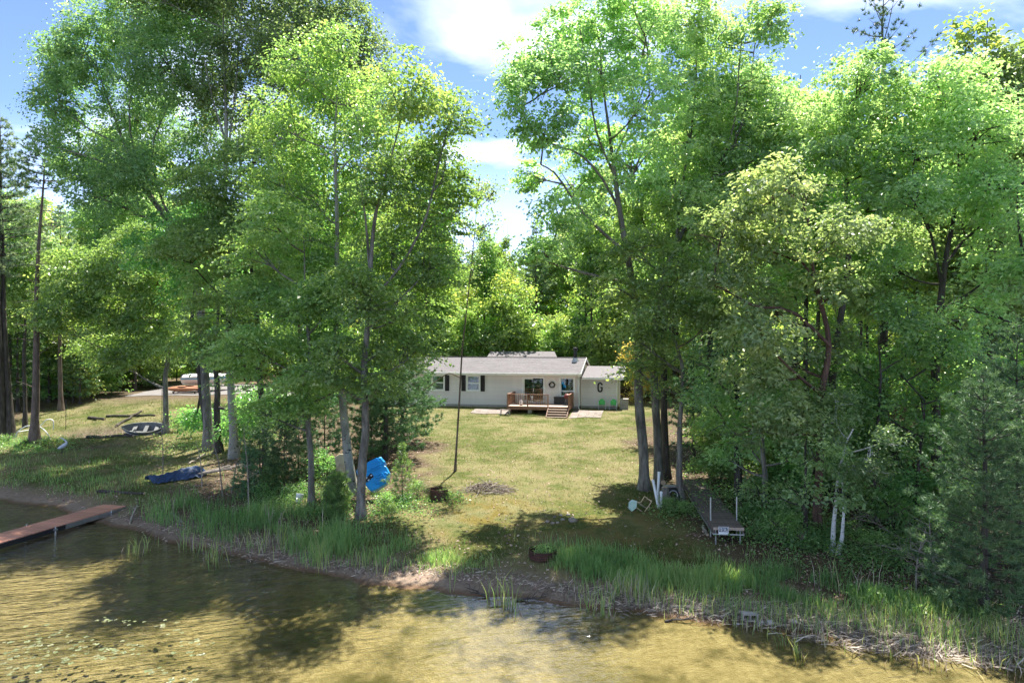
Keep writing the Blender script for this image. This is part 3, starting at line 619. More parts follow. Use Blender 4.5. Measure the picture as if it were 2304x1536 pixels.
# annex
g = Geo(); bbox(g, 0.03, 3.0, 0.65, 0.8, Z0, zz(4.50)); bbox(g, 2.85, 3.0, 0.8, 5.0, Z0, zz(4.50)); bbox(g, 0.03, 3.0, 5.0, 5.15, Z0, zz(4.9)); annex = obj('annex', g, SIDING, house)
gg = Geo(); gg.add([(0.12, 0.648, row), (3.0, 0.648, row), (3.0, 0.632, 0), (0.12, 0.632, 0)], [(3, 2, 1, 0)]); ab = gg.mesh('siding_board'); ab.materials.append(SIDING); z = Z0
while z < zz(4.45): obj('siding_board', ab, None, annex, (0, 0, z)); z += row
obj('roof', slab(0.20, 3.5, 0.12, zz(4.50), 4.4, zz(5.28), 0.09), SHINGLE, annex)
g = Geo(); bbox(g, 0.20, 3.5, 0.085, 0.117, zz(4.42), zz(4.60)); obj('fascia', g, WHITE, annex)
g = Geo(); bbox(g, 2.93, 3.02, 0.622, 0.648, Z0, zz(4.45)); obj('corner_trim', g, WHITE, annex)
g = Geo(); bbox(g, 0.05, 2.98, 0.66, 5.0, -0.3, Z0); obj('foundation', g, CONC, annex)
g = slab(3.502, 3.53, 0.09, zz(4.43), 4.4, zz(5.21), 0.17); obj('rake_board', g, WHITE, annex)
# wreath and letter hang on the walls: things of their own
wr = thing('wreath', 'round dark twig wreath hanging on the wall between door and corner window', 'wreath', hl(-2.23, -0.06, 3.97), HRZ)
rng = np.random.default_rng(5)
for i in range(34):
    a = rng.uniform(0, 6.28); q = [(0.2 * math.cos(a + t) * (1 + 0.1 * math.sin(5 * t + i)), rng.normal(0, 0.012), 0.2 * math.sin(a + t) * (1 + 0.1 * math.sin(5 * t + i))) for t in np.linspace(0, 1.9, 8)]
    g = Geo(); tube(g, np.array(q) + rng.normal(0, 0.014, 3), 0.032, 4); obj('twig', g, BLACK if i % 4 else DEADWOOD, wr)
# the letter G: stroke path with slab serif bar
pts = [(0.16, 0.17), (0.13, 0.27), (0.05, 0.335), (-0.05, 0.335), (-0.13, 0.27), (-0.155, 0.12), (-0.155, -0.12), (-0.13, -0.27), (-0.05, -0.335), (0.05, -0.335), (0.13, -0.27), (0.155, -0.14), (0.155, -0.03)]
q = catmull(pts, 48); t = np.gradient(q, axis=0); nrm = unit(np.stack([-t[:, 1], t[:, 0]], 1)); o_, i_ = q + nrm * 0.062, q - nrm * 0.062
g = Geo(); n = len(q)
v = np.concatenate([np.stack([s[:, 0], np.full(n, y), s[:, 1]], 1) for y in (-0.02, 0.02) for s in (o_, i_)])
f = []
for k in range(n - 1): f += [(k, k + 1, n + k + 1, n + k), (2 * n + k, 3 * n + k, 3 * n + k + 1, 2 * n + k + 1), (k, 2 * n + k, 2 * n + k + 1, k + 1), (n + k, n + k + 1, 3 * n + k + 1, 3 * n + k)]
g.add(v, f); bbox(g, 0.02, 0.206, -0.0203, 0.0203, -0.06, 0.03)
lo = obj('letter_sign', g, BLACK, None, hl(1.62, 0.60, 3.78), rot=(0, 0, HRZ)); tag(lo, 'big black letter G fixed to the grey annex wall', 'letter')
# ------------------------------------------------------------------ deck
deck = thing('wooden_deck', 'raised brown wooden deck with railings and steps outside the patio door', 'deck', hl(0, 0, HZ0), HRZ)
DA0, DA1, DB = -5.3, -0.5, -2.95; DZ = zz(2.46)
n = 20; gg = Geo(); bw = -DB / n
bbox(gg, DA0, DA1, 0.004, bw - 0.004, -0.035, 0); fb = gg.mesh('floor_board'); fb.materials.append(WOODPALE)
for i in range(n): obj('floor_board', fb, None, deck, (0, DB + i * bw - 0.03, DZ + rnd.uniform(-.002, .002)))
g = Geo(); bbox(g, DA0, DA1, DB - 0.075, DB - 0.035, DZ - 0.27, DZ - 0.005); bbox(g, DA0 - 0.04, DA0, DB - 0.075, -0.03, DZ - 0.27, DZ - 0.005); bbox(g, DA1, DA1 + 0.04, DB - 0.075, -0.03, DZ - 0.27, DZ - 0.005); obj('rim_joist', g, WOODDECK, deck)
for (a, b) in ((-5.1, -2.7), (-3.55, -2.7), (-2.2, -2.7), (-0.7, -2.7), (-5.1, -1.0), (-0.7, -1.0)):
    g = Geo(); gz = hz(*hl(a, b)[:2]) - HZ0; w_ = 0.16 if a == -3.55 else 0.07; bbox(g, a - w_, a + w_, b - w_, b + w_, gz - 0.1, DZ - 0.27 if a != -3.55 else DZ - 0.272); obj('support_post', g, CONC if a == -3.55 else WOODDECK, deck)
post = Geo(); bbox(post, -0.045, 0.045, -0.045, 0.045, 0.002, 1.0); pm = post.mesh('post'); pm.materials.append(WOODDECK)
bal = Geo(); bbox(bal, -0.018, 0.018, -0.018, 0.018, 0.13, 0.9); bm_ = bal.mesh('baluster'); bm_.materials.append(WOODDECK)
slt = Geo(); bbox(slt, -0.012, 0.012, -0.055, 0.055, 0.06, 0.9); sm_ = slt.mesh('rail_slat'); sm_.materials.append(WOODDECK)
def rail(ax, bx, ay, by, posts, step, mesh, nm):
    p, q = np.array((ax, ay)), np.array((bx, by)); Ln = np.linalg.norm(q - p); d = (q - p) / Ln; ang = math.atan2(d[1], d[0])
    for (z, th, wd) in ((0.9, 0.04, 0.13), (0.10, 0.04, 0.05)):
        g = Geo(); box(g, (*((p + q) / 2), DZ + z + th / 2), (Ln + 0.1 if z > 0.5 else Ln - 0.09, wd, th), Matrix.Rotation(ang, 3, 'Z')); obj('handrail' if z > 0.5 else 'bottom_rail', g, WOODDECK, deck)
    for t in posts: obj('post', pm, None, deck, (*(p + d * t * Ln), DZ - 0.1))
    n = int(Ln / step)
    for i in range(1, n): obj(nm, mesh, None, deck, (*(p + d * Ln * i / n), DZ), rot=(0, 0, ang - (R(90) if nm == 'rail_slat' else 0)))
rail(DA0, -2.10, DB, DB, (0, 0.5, 1), 0.145, bm_, 'baluster')
rail(DA0, DA0, DB + 0.12, -0.15, (1,), 0.17, sm_, 'rail_slat')
rail(DA1, DA1, DB, -0.15, (0, 0.5, 1), 0.135, sm_, 'rail_slat')
for i in range(4):
    z = DZ - 0.165 * (i + 1); b = DB - 0.08 - 0.27 * (i + 0.5)
    g = Geo(); bbox(g, -2.06, -0.52, b - 0.15, b + 0.13, z - 0.04, z); st = obj('step', g, WOODPALE, deck)
    g = Geo(); bbox(g, -2.02, -0.56, b + 0.132, b + 0.15, z - 0.04, z + 0.115); obj('riser', g, BARK['red'], deck)
for a in (-2.08, -0.50):
    g = Geo(); v = [(DB - 0.078, DZ - 0.02), (DB - 0.078, DZ - 0.45), (DB - 1.1, DZ - 0.86), (DB - 1.2, DZ - 0.86), (DB - 1.2, DZ - 0.64)]
    extr(g, v, a, a + 0.035); g.v[-1] = np.stack([g.v[-1][:, 1], g.v[-1][:, 0], g.v[-1][:, 2]], 1); obj('stringer', g, WOODDECK, deck)
# things on the deck
zd = 2.46
def cyl_thing(name, label, cat, loc, prof, mat, parts=(), sides=18, group=None, rz=0):
    t = thing(name, label, cat, loc, rz, group); g = Geo(); lathe(g, prof, sides); obj('body', g, mat, t, smooth=False)
    for nm, gg, m in parts: obj(nm, gg, m, t)
    return t
cap = Geo(); lathe(cap, [(0.11, 0.36), (0.11, 0.44), (0.10, 0.44), (0.10, 0.36)], 14); val = Geo(); tube(val, [(0, 0, 0.35), (0, 0, 0.43)], 0.025, 6)
cyl_thing('gas_bottle', 'white gas bottle standing on the deck behind the front railing', 'gas bottle', hl(-4.35, -2.3, zd + 0.001), [(0.10, 0), (0.10, 0.03), (0.15, 0.05), (0.155, 0.28), (0.12, 0.35), (0.03, 0.37), (0.001, 0.37)], WHITEPL, (('collar', cap, WHITEPL), ('valve', val, ALU)))
t = thing('storage_box', 'dark grey deck storage box against the wall under the corner window', 'storage box', hl(-1.35, -0.42, zd + 0.001), HRZ)
g = Geo(); bbox(g, -0.62, 0.62, -0.3, 0.3, 0, 0.5); [bbox(g, -0.6 + i * 0.31, -0.34 + i * 0.31, -0.315, -0.301, 0.05, 0.45) for i in range(4)]; obj('body', g, DARKMETAL, t)
g = Geo(); bbox(g, -0.65, 0.65, -0.33, 0.33, 0.503, 0.57); obj('lid', g, DARKMETAL, t)
t = thing('patio_table', 'small white table at the left end of the deck beside the door', 'table', hl(-4.6, -0.65, zd + 0.001), HRZ)
g = Geo(); bbox(g, -0.45, 0.45, -0.3, 0.3, 0.70, 0.74); obj('table_top', g, WHITEPL, t)
for x in (-0.38, 0.38):
    for y in (-0.24, 0.24): g = Geo(); bbox(g, x - 0.025, x + 0.025, y - 0.025, y + 0.025, 0, 0.698); obj('leg', g, WHITEPL, t)
t = thing('kettle_grill', 'dark red round grill beside the storage box on the deck', 'grill', hl(-0.80, -1.35, zd + 0.001), HRZ)
g = Geo(); lathe(g, [(0.001, 0.48), (0.15, 0.5), (0.25, 0.6), (0.27, 0.68)], 18); obj('bowl', g, REDDK, t, smooth=True)
g = Geo(); lathe(g, [(0.275, 0.69), (0.24, 0.80), (0.14, 0.88), (0.001, 0.9)], 18); ld = obj('lid', g, REDDK, t, smooth=True); g = Geo(); tube(g, [(-0.06, 0, 0.9), (-0.05, 0, 0.94), (0.05, 0, 0.94), (0.06, 0, 0.9)], 0.012, 6); obj('handle', g, BLACK, ld)
for k in range(3): a = k * 2.09 + 0.5; g = Geo(); tube(g, [(0.16 * math.cos(a), 0.16 * math.sin(a), 0.53), (0.27 * math.cos(a), 0.27 * math.sin(a), 0)], 0.014, 6); obj('leg', g, ALU, t)
# bench under the deck edge
x, y, _ = hl(-5.35, -3.55); t = thing('garden_bench', 'small grey bench on the paving in front of the left deck corner', 'bench', on(x, y), HRZ)
for i in range(3): g = Geo(); bbox(g, -0.42, 0.42, -0.18 + i * 0.125, -0.065 + i * 0.125, 0.40, 0.435); obj('seat_board', g, WOODGREY, t)
for s_ in (-1, 1):
    for q in (-0.13, 0.13): g = Geo(); tube(g, [(s_ * 0.32, q, 0.398), (s_ * 0.37, q * 1.2, -0.02)], 0.025, 6); obj('leg', g, ALU, t)
# paving
def paving(name, a0, a1, b0, b1):
    root = bpy.data.objects.new(name, None); COL.objects.link(root); root.location = (HX, HY, 0); root.rotation_euler = (0, 0, HRZ); tag(root, kind='structure')
    st = 0.6; g = Geo(); bbox(g, 0.006, st - 0.006, 0.006, st - 0.006, -0.06, 0); pv = g.mesh('paving_slab'); pv.materials.append(PAVER)
    for a in np.arange(a0, a1 - 0.01, st):
        for b in np.arange(b0, b1 - 0.01, st):
            wx, wy, _ = hl(a + 0.3, b + 0.3); e = 0.15
            dzx = (hz(*hl(a + 0.3 + e, b + 0.3)[:2]) - hz(*hl(a + 0.3 - e, b + 0.3)[:2])) / (2 * e); dzy = (hz(*hl(a + 0.3, b + 0.3 + e)[:2]) - hz(*hl(a + 0.3, b + 0.3 - e)[:2])) / (2 * e)
            obj('paving_slab', pv, None, root, (a, b, hz(wx, wy) + 0.035 - 0.3 * dzx - 0.3 * dzy + rnd.uniform(-.004, .004)), rot=(math.atan(dzy), -math.atan(dzx), 0))
paving('patio', -0.35, 1.6, -4.0, -1.0); paving('patio', -8.2, -5.6, -3.4, -1.9)
# two green shell chairs
def lawn_chair():
    t = thing('lawn_chair', 'x', 'chair', (0, 0, 0), 0, 'green metal lawn chairs by the annex')
    g = Geo(); n = 9; v = []; 
    for r_ in range(6):
        u = r_ / 5
        for i in range(n):
            a = (i / (n - 1) - 0.5) * 2; w_ = 0.26 * (0.86 + 0.3 * u - 0.34 * u ** 4); x = a * w_; zt = 0.36 + 0.48 * u - 0.16 * (a * a) * u ** 2 + (0.018 * math.cos(i * math.pi) if r_ == 5 else 0)
            v.append((x, 0.20 + 0.14 * u - 0.07 * a * a, zt))
    f = [(r_ * n + i, r_ * n + i + 1, (r_ + 1) * n + i + 1, (r_ + 1) * n + i) for r_ in range(5) for i in range(n - 1)]
    off = np.array((0, 0.012, 0)); m_ = len(v); g.add(v, f); g.add(np.array(v) + off, [q[::-1] for q in f]); obj('backrest', g, GREENPL, t, smooth=True)
    g = Geo(); v = []
    for r_ in range(5):
        for i in range(7): a = (i / 6 - 0.5) * 2; v.append((a * 0.25, -0.25 + r_ * 0.11, 0.38 - 0.03 * (1 - a * a) - 0.012 * r_))
    f = [(r_ * 7 + i, r_ * 7 + i + 1, (r_ + 1) * 7 + i + 1, (r_ + 1) * 7 + i) for r_ in range(4) for i in range(6)]
    g.add(v, f); g.add(np.array(v) - np.array((0, 0, 0.015)), [q[::-1] for q in f]); obj('seat', g, GREENPL, t, smooth=True)
    for s_ in (-1, 1):
        g = Geo(); tube(g, catmull([(s_ * 0.27, 0.30, 0.60), (s_ * 0.30, 0.05, 0.60), (s_ * 0.30, -0.22, 0.58), (s_ * 0.29, -0.30, 0.45), (s_ * 0.28, -0.27, 0.05), (s_ * 0.28, -0.2, 0.015), (s_ * 0.27, 0.25, 0.015)], 24), 0.016, 6); obj('leg_frame', g, WHITEPL, t)
    return t
ch = lawn_chair(); x, y, _ = hl(1.82, -0.05); ch.location = on(x, y); ch.rotation_euler = (0, 0, HRZ + 0.1); ch['label'] = 'green shell-back lawn chair under the letter G, nearer the deck'
x, y, _ = hl(2.72, -0.1); dup(ch, on(x, y), HRZ - 0.05, label='green shell-back lawn chair at the outer corner of the annex')
x, y, _ = hl(3.55, 0.6); t = thing('air_conditioner', 'pale grey metal cabinet standing past the annex corner beside the green chairs', 'cabinet', on(x, y), HRZ)
g = Geo(); bbox(g, -0.33, 0.33, -0.3, 0.3, 0.0, 0.8); obj('body', g, CONC, t); g = Geo(); bbox(g, -0.36, 0.36, -0.33, 0.33, 0.802, 0.84); obj('lid', g, CONC, t)
for i in range(7): g = Geo(); bbox(g, -0.27, 0.27, -0.315, -0.301, 0.1 + i * 0.09, 0.15 + i * 0.09); obj('louver', g, CONC, t)
# outbuilding behind, only its roof shows
t = thing('outbuilding', 'low outbuilding with grey hipped metal roof and vent pipe behind the house', 'outbuilding', (1.15, 76.0, hz(1.15, 76)), R(-3)); gz = hz(1.15, 76)
g = Geo(); bbox(g, -3.7, 3.7, -2.6, 2.6, 0, 5.35 - gz); obj('wall', g, SIDING, t)
g = Geo(); e, r_ = 5.35 - gz, 6.40 - gz; g.add([(-4.0, -2.9, e), (4.0, -2.9, e), (4.0, 2.9, e), (-4.0, 2.9, e), (-3.5, -0.1, r_), (3.5, -0.1, r_), (3.5, 0.1, r_), (-3.5, 0.1, r_)], [(0, 1, 5, 4), (1, 2, 6, 5), (2, 3, 7, 6), (3, 0, 4, 7), (4, 5, 6, 7), (0, 3, 2, 1)]); obj('roof', g, SHINGLE, t)
g = Geo(); tube(g, [(-2.05, -0.5, r_ - 0.3), (-2.05, -0.5, r_ + 0.18)], 0.08, 8); obj('vent_pipe', g, ALU, t)
# ------------------------------------------------------------------ trees nearest the lake
ASP = dict(nleaf=20, size=0.17, flat=0.75, tuft=0.36, droop=0.15)
MAP = dict(nleaf=28, size=0.15, flat=0.15, tuft=0.50, droop=0.42, tilt=0.65)
OAK = dict(nleaf=22, size=0.17, flat=0.55, tuft=0.30, droop=0.2)
hero('aspen_tree', 'tall grey aspen leaning far left over the bank with a double limb', 'tree', 41,
     [(470, 1005), (462, 850), (452, 700), (432, 620), (375, 500), (312, 405), (272, 325), (235, 230), (200, 120)],
     [(120, 220, 70, 90), (200, 120, 90, 90), (300, 40, 110, 80), (150, 340, 90, 80), (280, 240, 110, 100), (400, 160, 100, 110), (220, 430, 100, 80), (330, 390, 90, 80), (450, 330, 80, 90), (430, 30, 90, 80), (100, 130, 50, 60)],
     LEAF['aspen'], BARK['grey'], 0.29, 1, limbs=[[(375, 500), (335, 430), (315, 370), (300, 260), (330, 120)], [(432, 620), (400, 520), (365, 440), (350, 330), (420, 180)], [(300, 390), (230, 365), (150, 340)], [(272, 325), (200, 290), (130, 230)]], dens=3.0, **ASP)
hero('aspen_tree', 'tallest upright pale multi-stemmed aspen rising past the top of the picture', 'tree', 38.6,
     [(528, 1037), (520, 850), (514, 700), (512, 500), (512, 330), (510, 150), (512, -60)],
     [(520, -30, 110, 90), (640, 20, 110, 90), (750, 50, 90, 90), (560, 130, 110, 90), (690, 150, 110, 90), (815, 130, 75, 90), (590, 260, 90, 80), (470, 190, 80, 90), (770, 210, 80, 80), (640, -60, 90, 60), (440, -40, 90, 70), (330, -20, 70, 50)],
     LEAF['aspen'], BARK['aspen'], 0.25, 2, limbs=[[(513, 340), (530, 250), (545, 150), (560, 20)], [(512, 330), (490, 240), (478, 150)], [(513, 360), (570, 280), (650, 180), (720, 60)], [(514, 420), (640, 300), (760, 200), (800, 110)]], dens=3.0, **ASP)
hero('poplar_tree', 'pale barked poplar with curved leaning base in front of the propped tan boat', 'tree', 30,
     [(797, 1118), (782, 1010), (768, 900), (762, 800), (757, 660), (757, 480), (758, 300), (762, 140)],
     [(700, 180, 90, 80), (800, 215, 90, 80), (630, 280, 80, 80), (740, 320, 100, 90), (850, 320, 80, 90), (680, 415, 90, 80), (610, 395, 60, 70), (780, 460, 90, 90), (690, 530, 80, 70), (770, 120, 60, 50)],
     LEAF['maple'], BARK['aspen'], 0.22, 3, dens=2.8, nleaf=20, size=0.15, flat=0.6, tuft=0.36, droop=0.3)
hero('maple_tree', 'forked dark trunk maple standing nearest the reeds beside the blue pedal boat', 'tree', 27,
     [(812, 1166), (815, 1050), (821, 950), (824, 850), (829, 750), (834, 620), (850, 500), (880, 380), (910, 260)],
     [(930, 240, 80, 70), (1015, 270, 60, 70), (905, 350, 90, 80), (995, 370, 70, 80), (930, 470, 90, 80), (1025, 460, 45, 60), (870, 560, 90, 80), (965, 590, 85, 70), (900, 690, 90, 70), (850, 780, 85, 55), (930, 790, 50, 45), (800, 850, 60, 35), (840, 690, 75, 45, -1.2), (770, 790, 60, 35, -1.3), (870, 860, 50, 30, -0.9), (800, 640, 60, 45, -1.0), (740, 840, 50, 30, -1.0), (860, 420, 70, 60, -0.8)],
     LEAF['maple'], BARK['grey'], 0.19, 4, limbs=[[(831, 680), (900, 600), (955, 500), (980, 400), (1005, 300)], [(833, 640), (830, 520), (822, 420)], [(829, 740), (880, 690), (930, 640)]], dens=2.8, **MAP)
hero('maple_tree', 'slim grey maple with low layered foliage above the white bucket', 'tree', 28.6,
     [(702, 1146), (698, 1050), (695, 950), (691, 850), (690, 740), (680, 620), (672, 480)],
     [(560, 560, 75, 45), (650, 510, 75, 55), (705, 600, 85, 45), (560, 655, 85, 45), (660, 690, 85, 45), (765, 670, 60, 45), (580, 770, 85, 45), (680, 790, 85, 45), (640, 875, 75, 35), (740, 760, 65, 50), (785, 850, 55, 40), (560, 850, 55, 30), (620, 930, 65, 35, -0.8), (700, 850, 65, 35, -1.2), (740, 690, 60, 40, -1.2), (690, 910, 50, 25, -0.6), (520, 800, 60, 40, 0.5)],
     LEAF['maple'], BARK['grey'], 0.15, 5, dens=3.0, **MAP)
hero('maple_tree', 'bright green maple filling the space between the big aspens', 'tree', 34,
     [(600, 1075), (590, 900), (580, 760), (570, 620), (560, 480), (560, 380)],
     [(480, 430, 90, 60), (575, 365, 90, 65), (645, 440, 75, 60), (470, 535, 90, 55), (560, 500, 80, 55), (440, 640, 70, 55), (520, 710, 90, 55), (610, 620, 70, 45), (470, 780, 70, 40), (520, 560, 80, 50, -1.5), (430, 560, 70, 50, -1)],
     LEAF['maple'], BARK['dark'], 0.18, 6, dens=2.8, **MAP)
hero('oak_tree', 'big oak with bare grey limbs reaching left across the gap of sky', 'tree', 30,
     [(1450, 1122), (1446, 1000), (1438, 880), (1434, 740), (1415, 600), (1396, 480), (1376, 370), (1362, 250), (1350, 100)],
     [(1180, 160, 65, 55), (1250, 85, 80, 70), (1340, 40, 90, 60), (1165, 260, 60, 55), (1260, 200, 80, 75), (1360, 160, 90, 80), (1225, 310, 75, 55), (1330, 290, 90, 75), (1440, 110, 90, 80), (1195, 385, 45, 40), (1300, 395, 70, 55), (1440, 250, 90, 80), (1430, 380, 85, 75), (1260, 490, 75, 45), (1220, 570, 70, 40), (1400, 20, 80, 50)],
     LEAF['oak'], BARK['grey'], 0.24, 7, limbs=[[(1393, 470), (1350, 395), (1300, 345), (1240, 325), (1170, 275)], [(1410, 570), (1350, 520), (1300, 470), (1250, 400), (1215, 380)], [(1380, 390), (1340, 300), (1320, 180), (1300, 80)], [(1376, 370), (1430, 250), (1470, 140)], [(1425, 640), (1340, 620), (1270, 600), (1210, 580)]], dens=2.5, gap=-0.1, **OAK)
hero('oak_tree', 'middle oak of the trunk group with white pipes leaning at its foot', 'tree', 31,
     [(1482, 1112), (1478, 950), (1473, 800), (1480, 680), (1520, 560), (1590, 430), (1650, 330), (1690, 220), (1710, 60)],
     [(1540, 70, 85, 70), (1640, 50, 85, 70), (1710, 85, 45, 75), (1560, 190, 90, 80), (1660, 190, 85, 75), (1720, 230, 70, 80), (1550, 320, 90, 75), (1650, 330, 90, 75), (1750, 330, 80, 70), (1520, 440, 80, 65), (1490, 20, 60, 60)],
     LEAF['oak'], BARK['grey'], 0.20, 8, limbs=[[(1520, 560), (1530, 430), (1550, 300), (1560, 120)], [(1590, 430), (1640, 300), (1650, 120)]], dens=2.5, gap=-0.1, **OAK)
hero('oak_tree', 'dark trunked oak close behind the one with the white pipes', 'tree', 32.2,
     [(1500, 1108), (1496, 950), (1492, 800), (1500, 650), (1530, 500), (1540, 380), (1545, 250)],
     [(1480, 520, 85, 60), (1570, 500, 80, 60), (1640, 440, 80, 60), (1450, 440, 70, 60), (1600, 580, 80, 50)],
     LEAF['oak'], BARK['dark'], 0.19, 9, dens=2.6, **OAK)
hero('maple_tree', 'slim lichen spotted maple leaning beside the far end of the stored dock section', 'tree', 28.4,
     [(1534, 1148), (1528, 1060), (1529, 980), (1536, 890), (1530, 800), (1500, 700), (1490, 560)],
     [(1440, 560, 75, 45), (1520, 600, 70, 50), (1400, 655, 75, 45), (1480, 690, 80, 45), (1560, 720, 55, 50), (1430, 770, 70, 45), (1505, 800, 65, 45), (1432, 832, 36, 22), (1480, 865, 50, 28)],
     LEAF['maple'], BARK['grey'], 0.15, 10, dens=2.9, **MAP)
hero('oak_tree', 'broad pale leaved oak with reddish trunk beside the two white birches', 'tree', 24,
     [(1838, 1228), (1842, 1060), (1852, 900), (1870, 780), (1850, 650), (1830, 520), (1820, 400)],
     [(1620, 520, 80, 65), (1720, 450, 90, 75), (1820, 420, 85, 70), (1640, 640, 90, 65), (1740, 560, 90, 70), (1850, 540, 90, 70), (1660, 750, 90, 55), (1760, 690, 90, 65), (1870, 660, 85, 65), (1700, 840, 85, 50), (1800, 800, 90, 60), (1900, 780, 75, 60), (1740, 930, 75, 50), (1830, 920, 75, 55), (1685, 965, 55, 40)],
     LEAF['oak'], BARK['red'], 0.17, 11, limbs=[[(1870, 780), (1780, 700), (1700, 690), (1640, 660), (1600, 640)], [(1850, 650), (1780, 560), (1720, 470)]], dens=2.5, gap=-0.05, **OAK)
hero('oak_tree', 'tall oak behind the pale leaved oak with a crooked upper trunk', 'tree', 29,
     [(1872, 1165), (1868, 1000), (1872, 850), (1890, 700), (1905, 560), (1898, 440), (1890, 320), (1880, 210)],
     [(1790, 240, 90, 75), (1890, 220, 90, 80), (1985, 270, 85, 75), (1845, 340, 90, 75), (1950, 380, 90, 75), (1760, 350, 70, 65), (1960, 190, 60, 50), (1920, 470, 70, 50)],
     LEAF['oak'], BARK['dark'], 0.20, 12, dens=2.5, **OAK)
hero('maple_tree', 'dark forked trunk tree in front of the pale clearing on the right slope', 'tree', 27,
     [(2106, 1160), (2106, 1000), (2104, 860), (2108, 740), (2122, 620), (2135, 520), (2150, 400), (2160, 280)],
     [(2080, 220, 85, 75), (2180, 200, 90, 75), (2050, 335, 85, 75), (2150, 320, 90, 75), (2250, 290, 80, 85), (2010, 460, 75, 60), (2095, 430, 80, 70), (2200, 440, 90, 75), (2240, 550, 75, 65), (2000, 590, 65, 50), (2165, 620, 65, 50)],
     LEAF['oak'], BARK['dark'], 0.21, 13, limbs=[[(2118, 640), (2100, 550), (2080, 480), (2050, 400)], [(2125, 600), (2170, 540), (2230, 490), (2270, 440)]], dens=2.5, nleaf=22, size=0.16, flat=0.5, tuft=0.36, droop=0.25)
hero('maple_tree', 'leafy maple at the far right edge above the dark young pine', 'tree', 24,
     [(2345, 1240), (2340, 1000), (2325, 800), (2310, 600), (2300, 420)],
     [(2280, 400, 75, 70), (2290, 500, 70, 60), (2295, 610, 70, 65), (2255, 700, 75, 55), (2225, 790, 70, 50), (2300, 850, 65, 50), (2340, 300, 70, 70), (2380, 480, 70, 80), (2180, 720, 50, 40)],
     LEAF['oak'], BARK['dark'], 0.18, 14, dens=2.5, nleaf=22, size=0.15, flat=0.45, tuft=0.36, droop=0.3)
hero('maple_tree', 'small understory maple drooping behind the white birches', 'tree', 25,
     [(1965, 1195), (1970, 1060), (1978, 950), (1985, 820), (1980, 720)],
     [(1985, 715, 65, 50), (1955, 810, 75, 50), (2050, 890, 75, 50), (1950, 900, 70, 50), (2110, 980, 65, 50), (2020, 1000, 75, 45), (2060, 780, 60, 45)],
     LEAF['shrub'], BARK['dark'], 0.09, 15, dens=2.6, nleaf=22, size=0.14, flat=0.45, tuft=0.36, droop=0.3)
hero('maple_tree', 'young leafy tree leaning over the right edge of the stored dock section', 'tree', 26.5,
     [(1722, 1125), (1720, 1060), (1715, 980), (1700, 900), (1690, 820)],
     [(1650, 880, 65, 45), (1720, 900, 70, 45), (1640, 960, 60, 40), (1700, 1000, 70, 40), (1770, 1000, 65, 45), (1660, 1040, 45, 28), (1760, 930, 60, 40), (1620, 830, 55, 40), (1590, 900, 45, 35)],
     LEAF['oak'], BARK['grey'], 0.13, 61, dens=2.5, nleaf=22, size=0.15, flat=0.5, tuft=0.34)
hero('oak_tree', 'leafy small oak between the reddish oak trunk and the white birches', 'tree', 23.5,
     [(1812, 1215), (1812, 1120), (1815, 1020), (1822, 940)],
     [(1790, 1010, 60, 40), (1850, 1000, 65, 45), (1760, 1080, 55, 35), (1830, 1080, 50, 35), (1790, 1140, 50, 28), (1880, 1050, 40, 35), (1740, 1130, 40, 25)],
     LEAF['oak'], BARK['dark'], 0.08, 62, dens=2.6, nleaf=22, size=0.14, flat=0.5, tuft=0.3)
hero('maple_tree', 'small maple filling the space right of the birches under the forked tree', 'tree', 24.5,
     [(2058, 1230), (2060, 1120), (2065, 1000), (2070, 900)],
     [(2060, 820, 70, 45), (2120, 880, 70, 45), (2010, 930, 60, 45), (2090, 960, 70, 40), (2180, 940, 60, 45), (2040, 1030, 55, 35), (2130, 770, 65, 45), (2200, 860, 60, 45), (1980, 1060, 45, 30)],
     LEAF['shrub'], BARK['dark'], 0.10, 63, dens=2.5, nleaf=22, size=0.14, flat=0.45, tuft=0.34)
hero('oak_tree', 'pale leaved oak crown filling the upper right behind the forked tree', 'tree', 33,
     [(2240, 1090), (2240, 900), (2235, 700), (2230, 500), (2220, 350)],
     [(2150, 230, 90, 70), (2240, 180, 90, 70), (2290, 270, 70, 80), (2180, 340, 90, 70), (2270, 390, 80, 70), (2060, 300, 80, 60), (2120, 450, 80, 60), (2300, 200, 60, 60), (2000, 350, 70, 60)],
     LEAF['oak'], BARK['dark'], 0.22, 64, dens=2.4, nleaf=22, size=0.18, flat=0.6, tuft=0.36)
hero('oak_tree', 'oak with rounded crown between the sky gap oak and the pale leaved oak', 'tree', 28,
     [(1662, 1075), (1660, 950), (1655, 800), (1650, 650), (1660, 500)],
     [(1600, 480, 70, 55), (1680, 440, 75, 60), (1590, 600, 70, 50), (1680, 590, 75, 55), (1570, 700, 60, 45), (1650, 720, 75, 45), (1600, 790, 65, 40), (1700, 760, 60, 40), (1760, 440, 70, 60)],
     LEAF['oak'], BARK['dark'], 0.17, 65, dens=2.4, nleaf=22, size=0.16, flat=0.55, tuft=0.34)
hero('oak_tree', 'background oak whose crown fills the space between the forked tree and the right edge', 'tree', 31,
     [(2190, 1085), (2190, 900), (2185, 750), (2180, 620)],
     [(2010, 660, 80, 55), (2100, 700, 80, 55), (2200, 680, 85, 60), (2280, 720, 70, 60), (2050, 570, 75, 50), (2150, 540, 80, 55), (2260, 590, 75, 55), (1960, 560, 70, 55), (1940, 660, 60, 45), (2150, 790, 70, 40)],
     LEAF['oak'], BARK['dark'], 0.2, 66, dens=2.4, nleaf=22, size=0.18, flat=0.5, tuft=0.36)
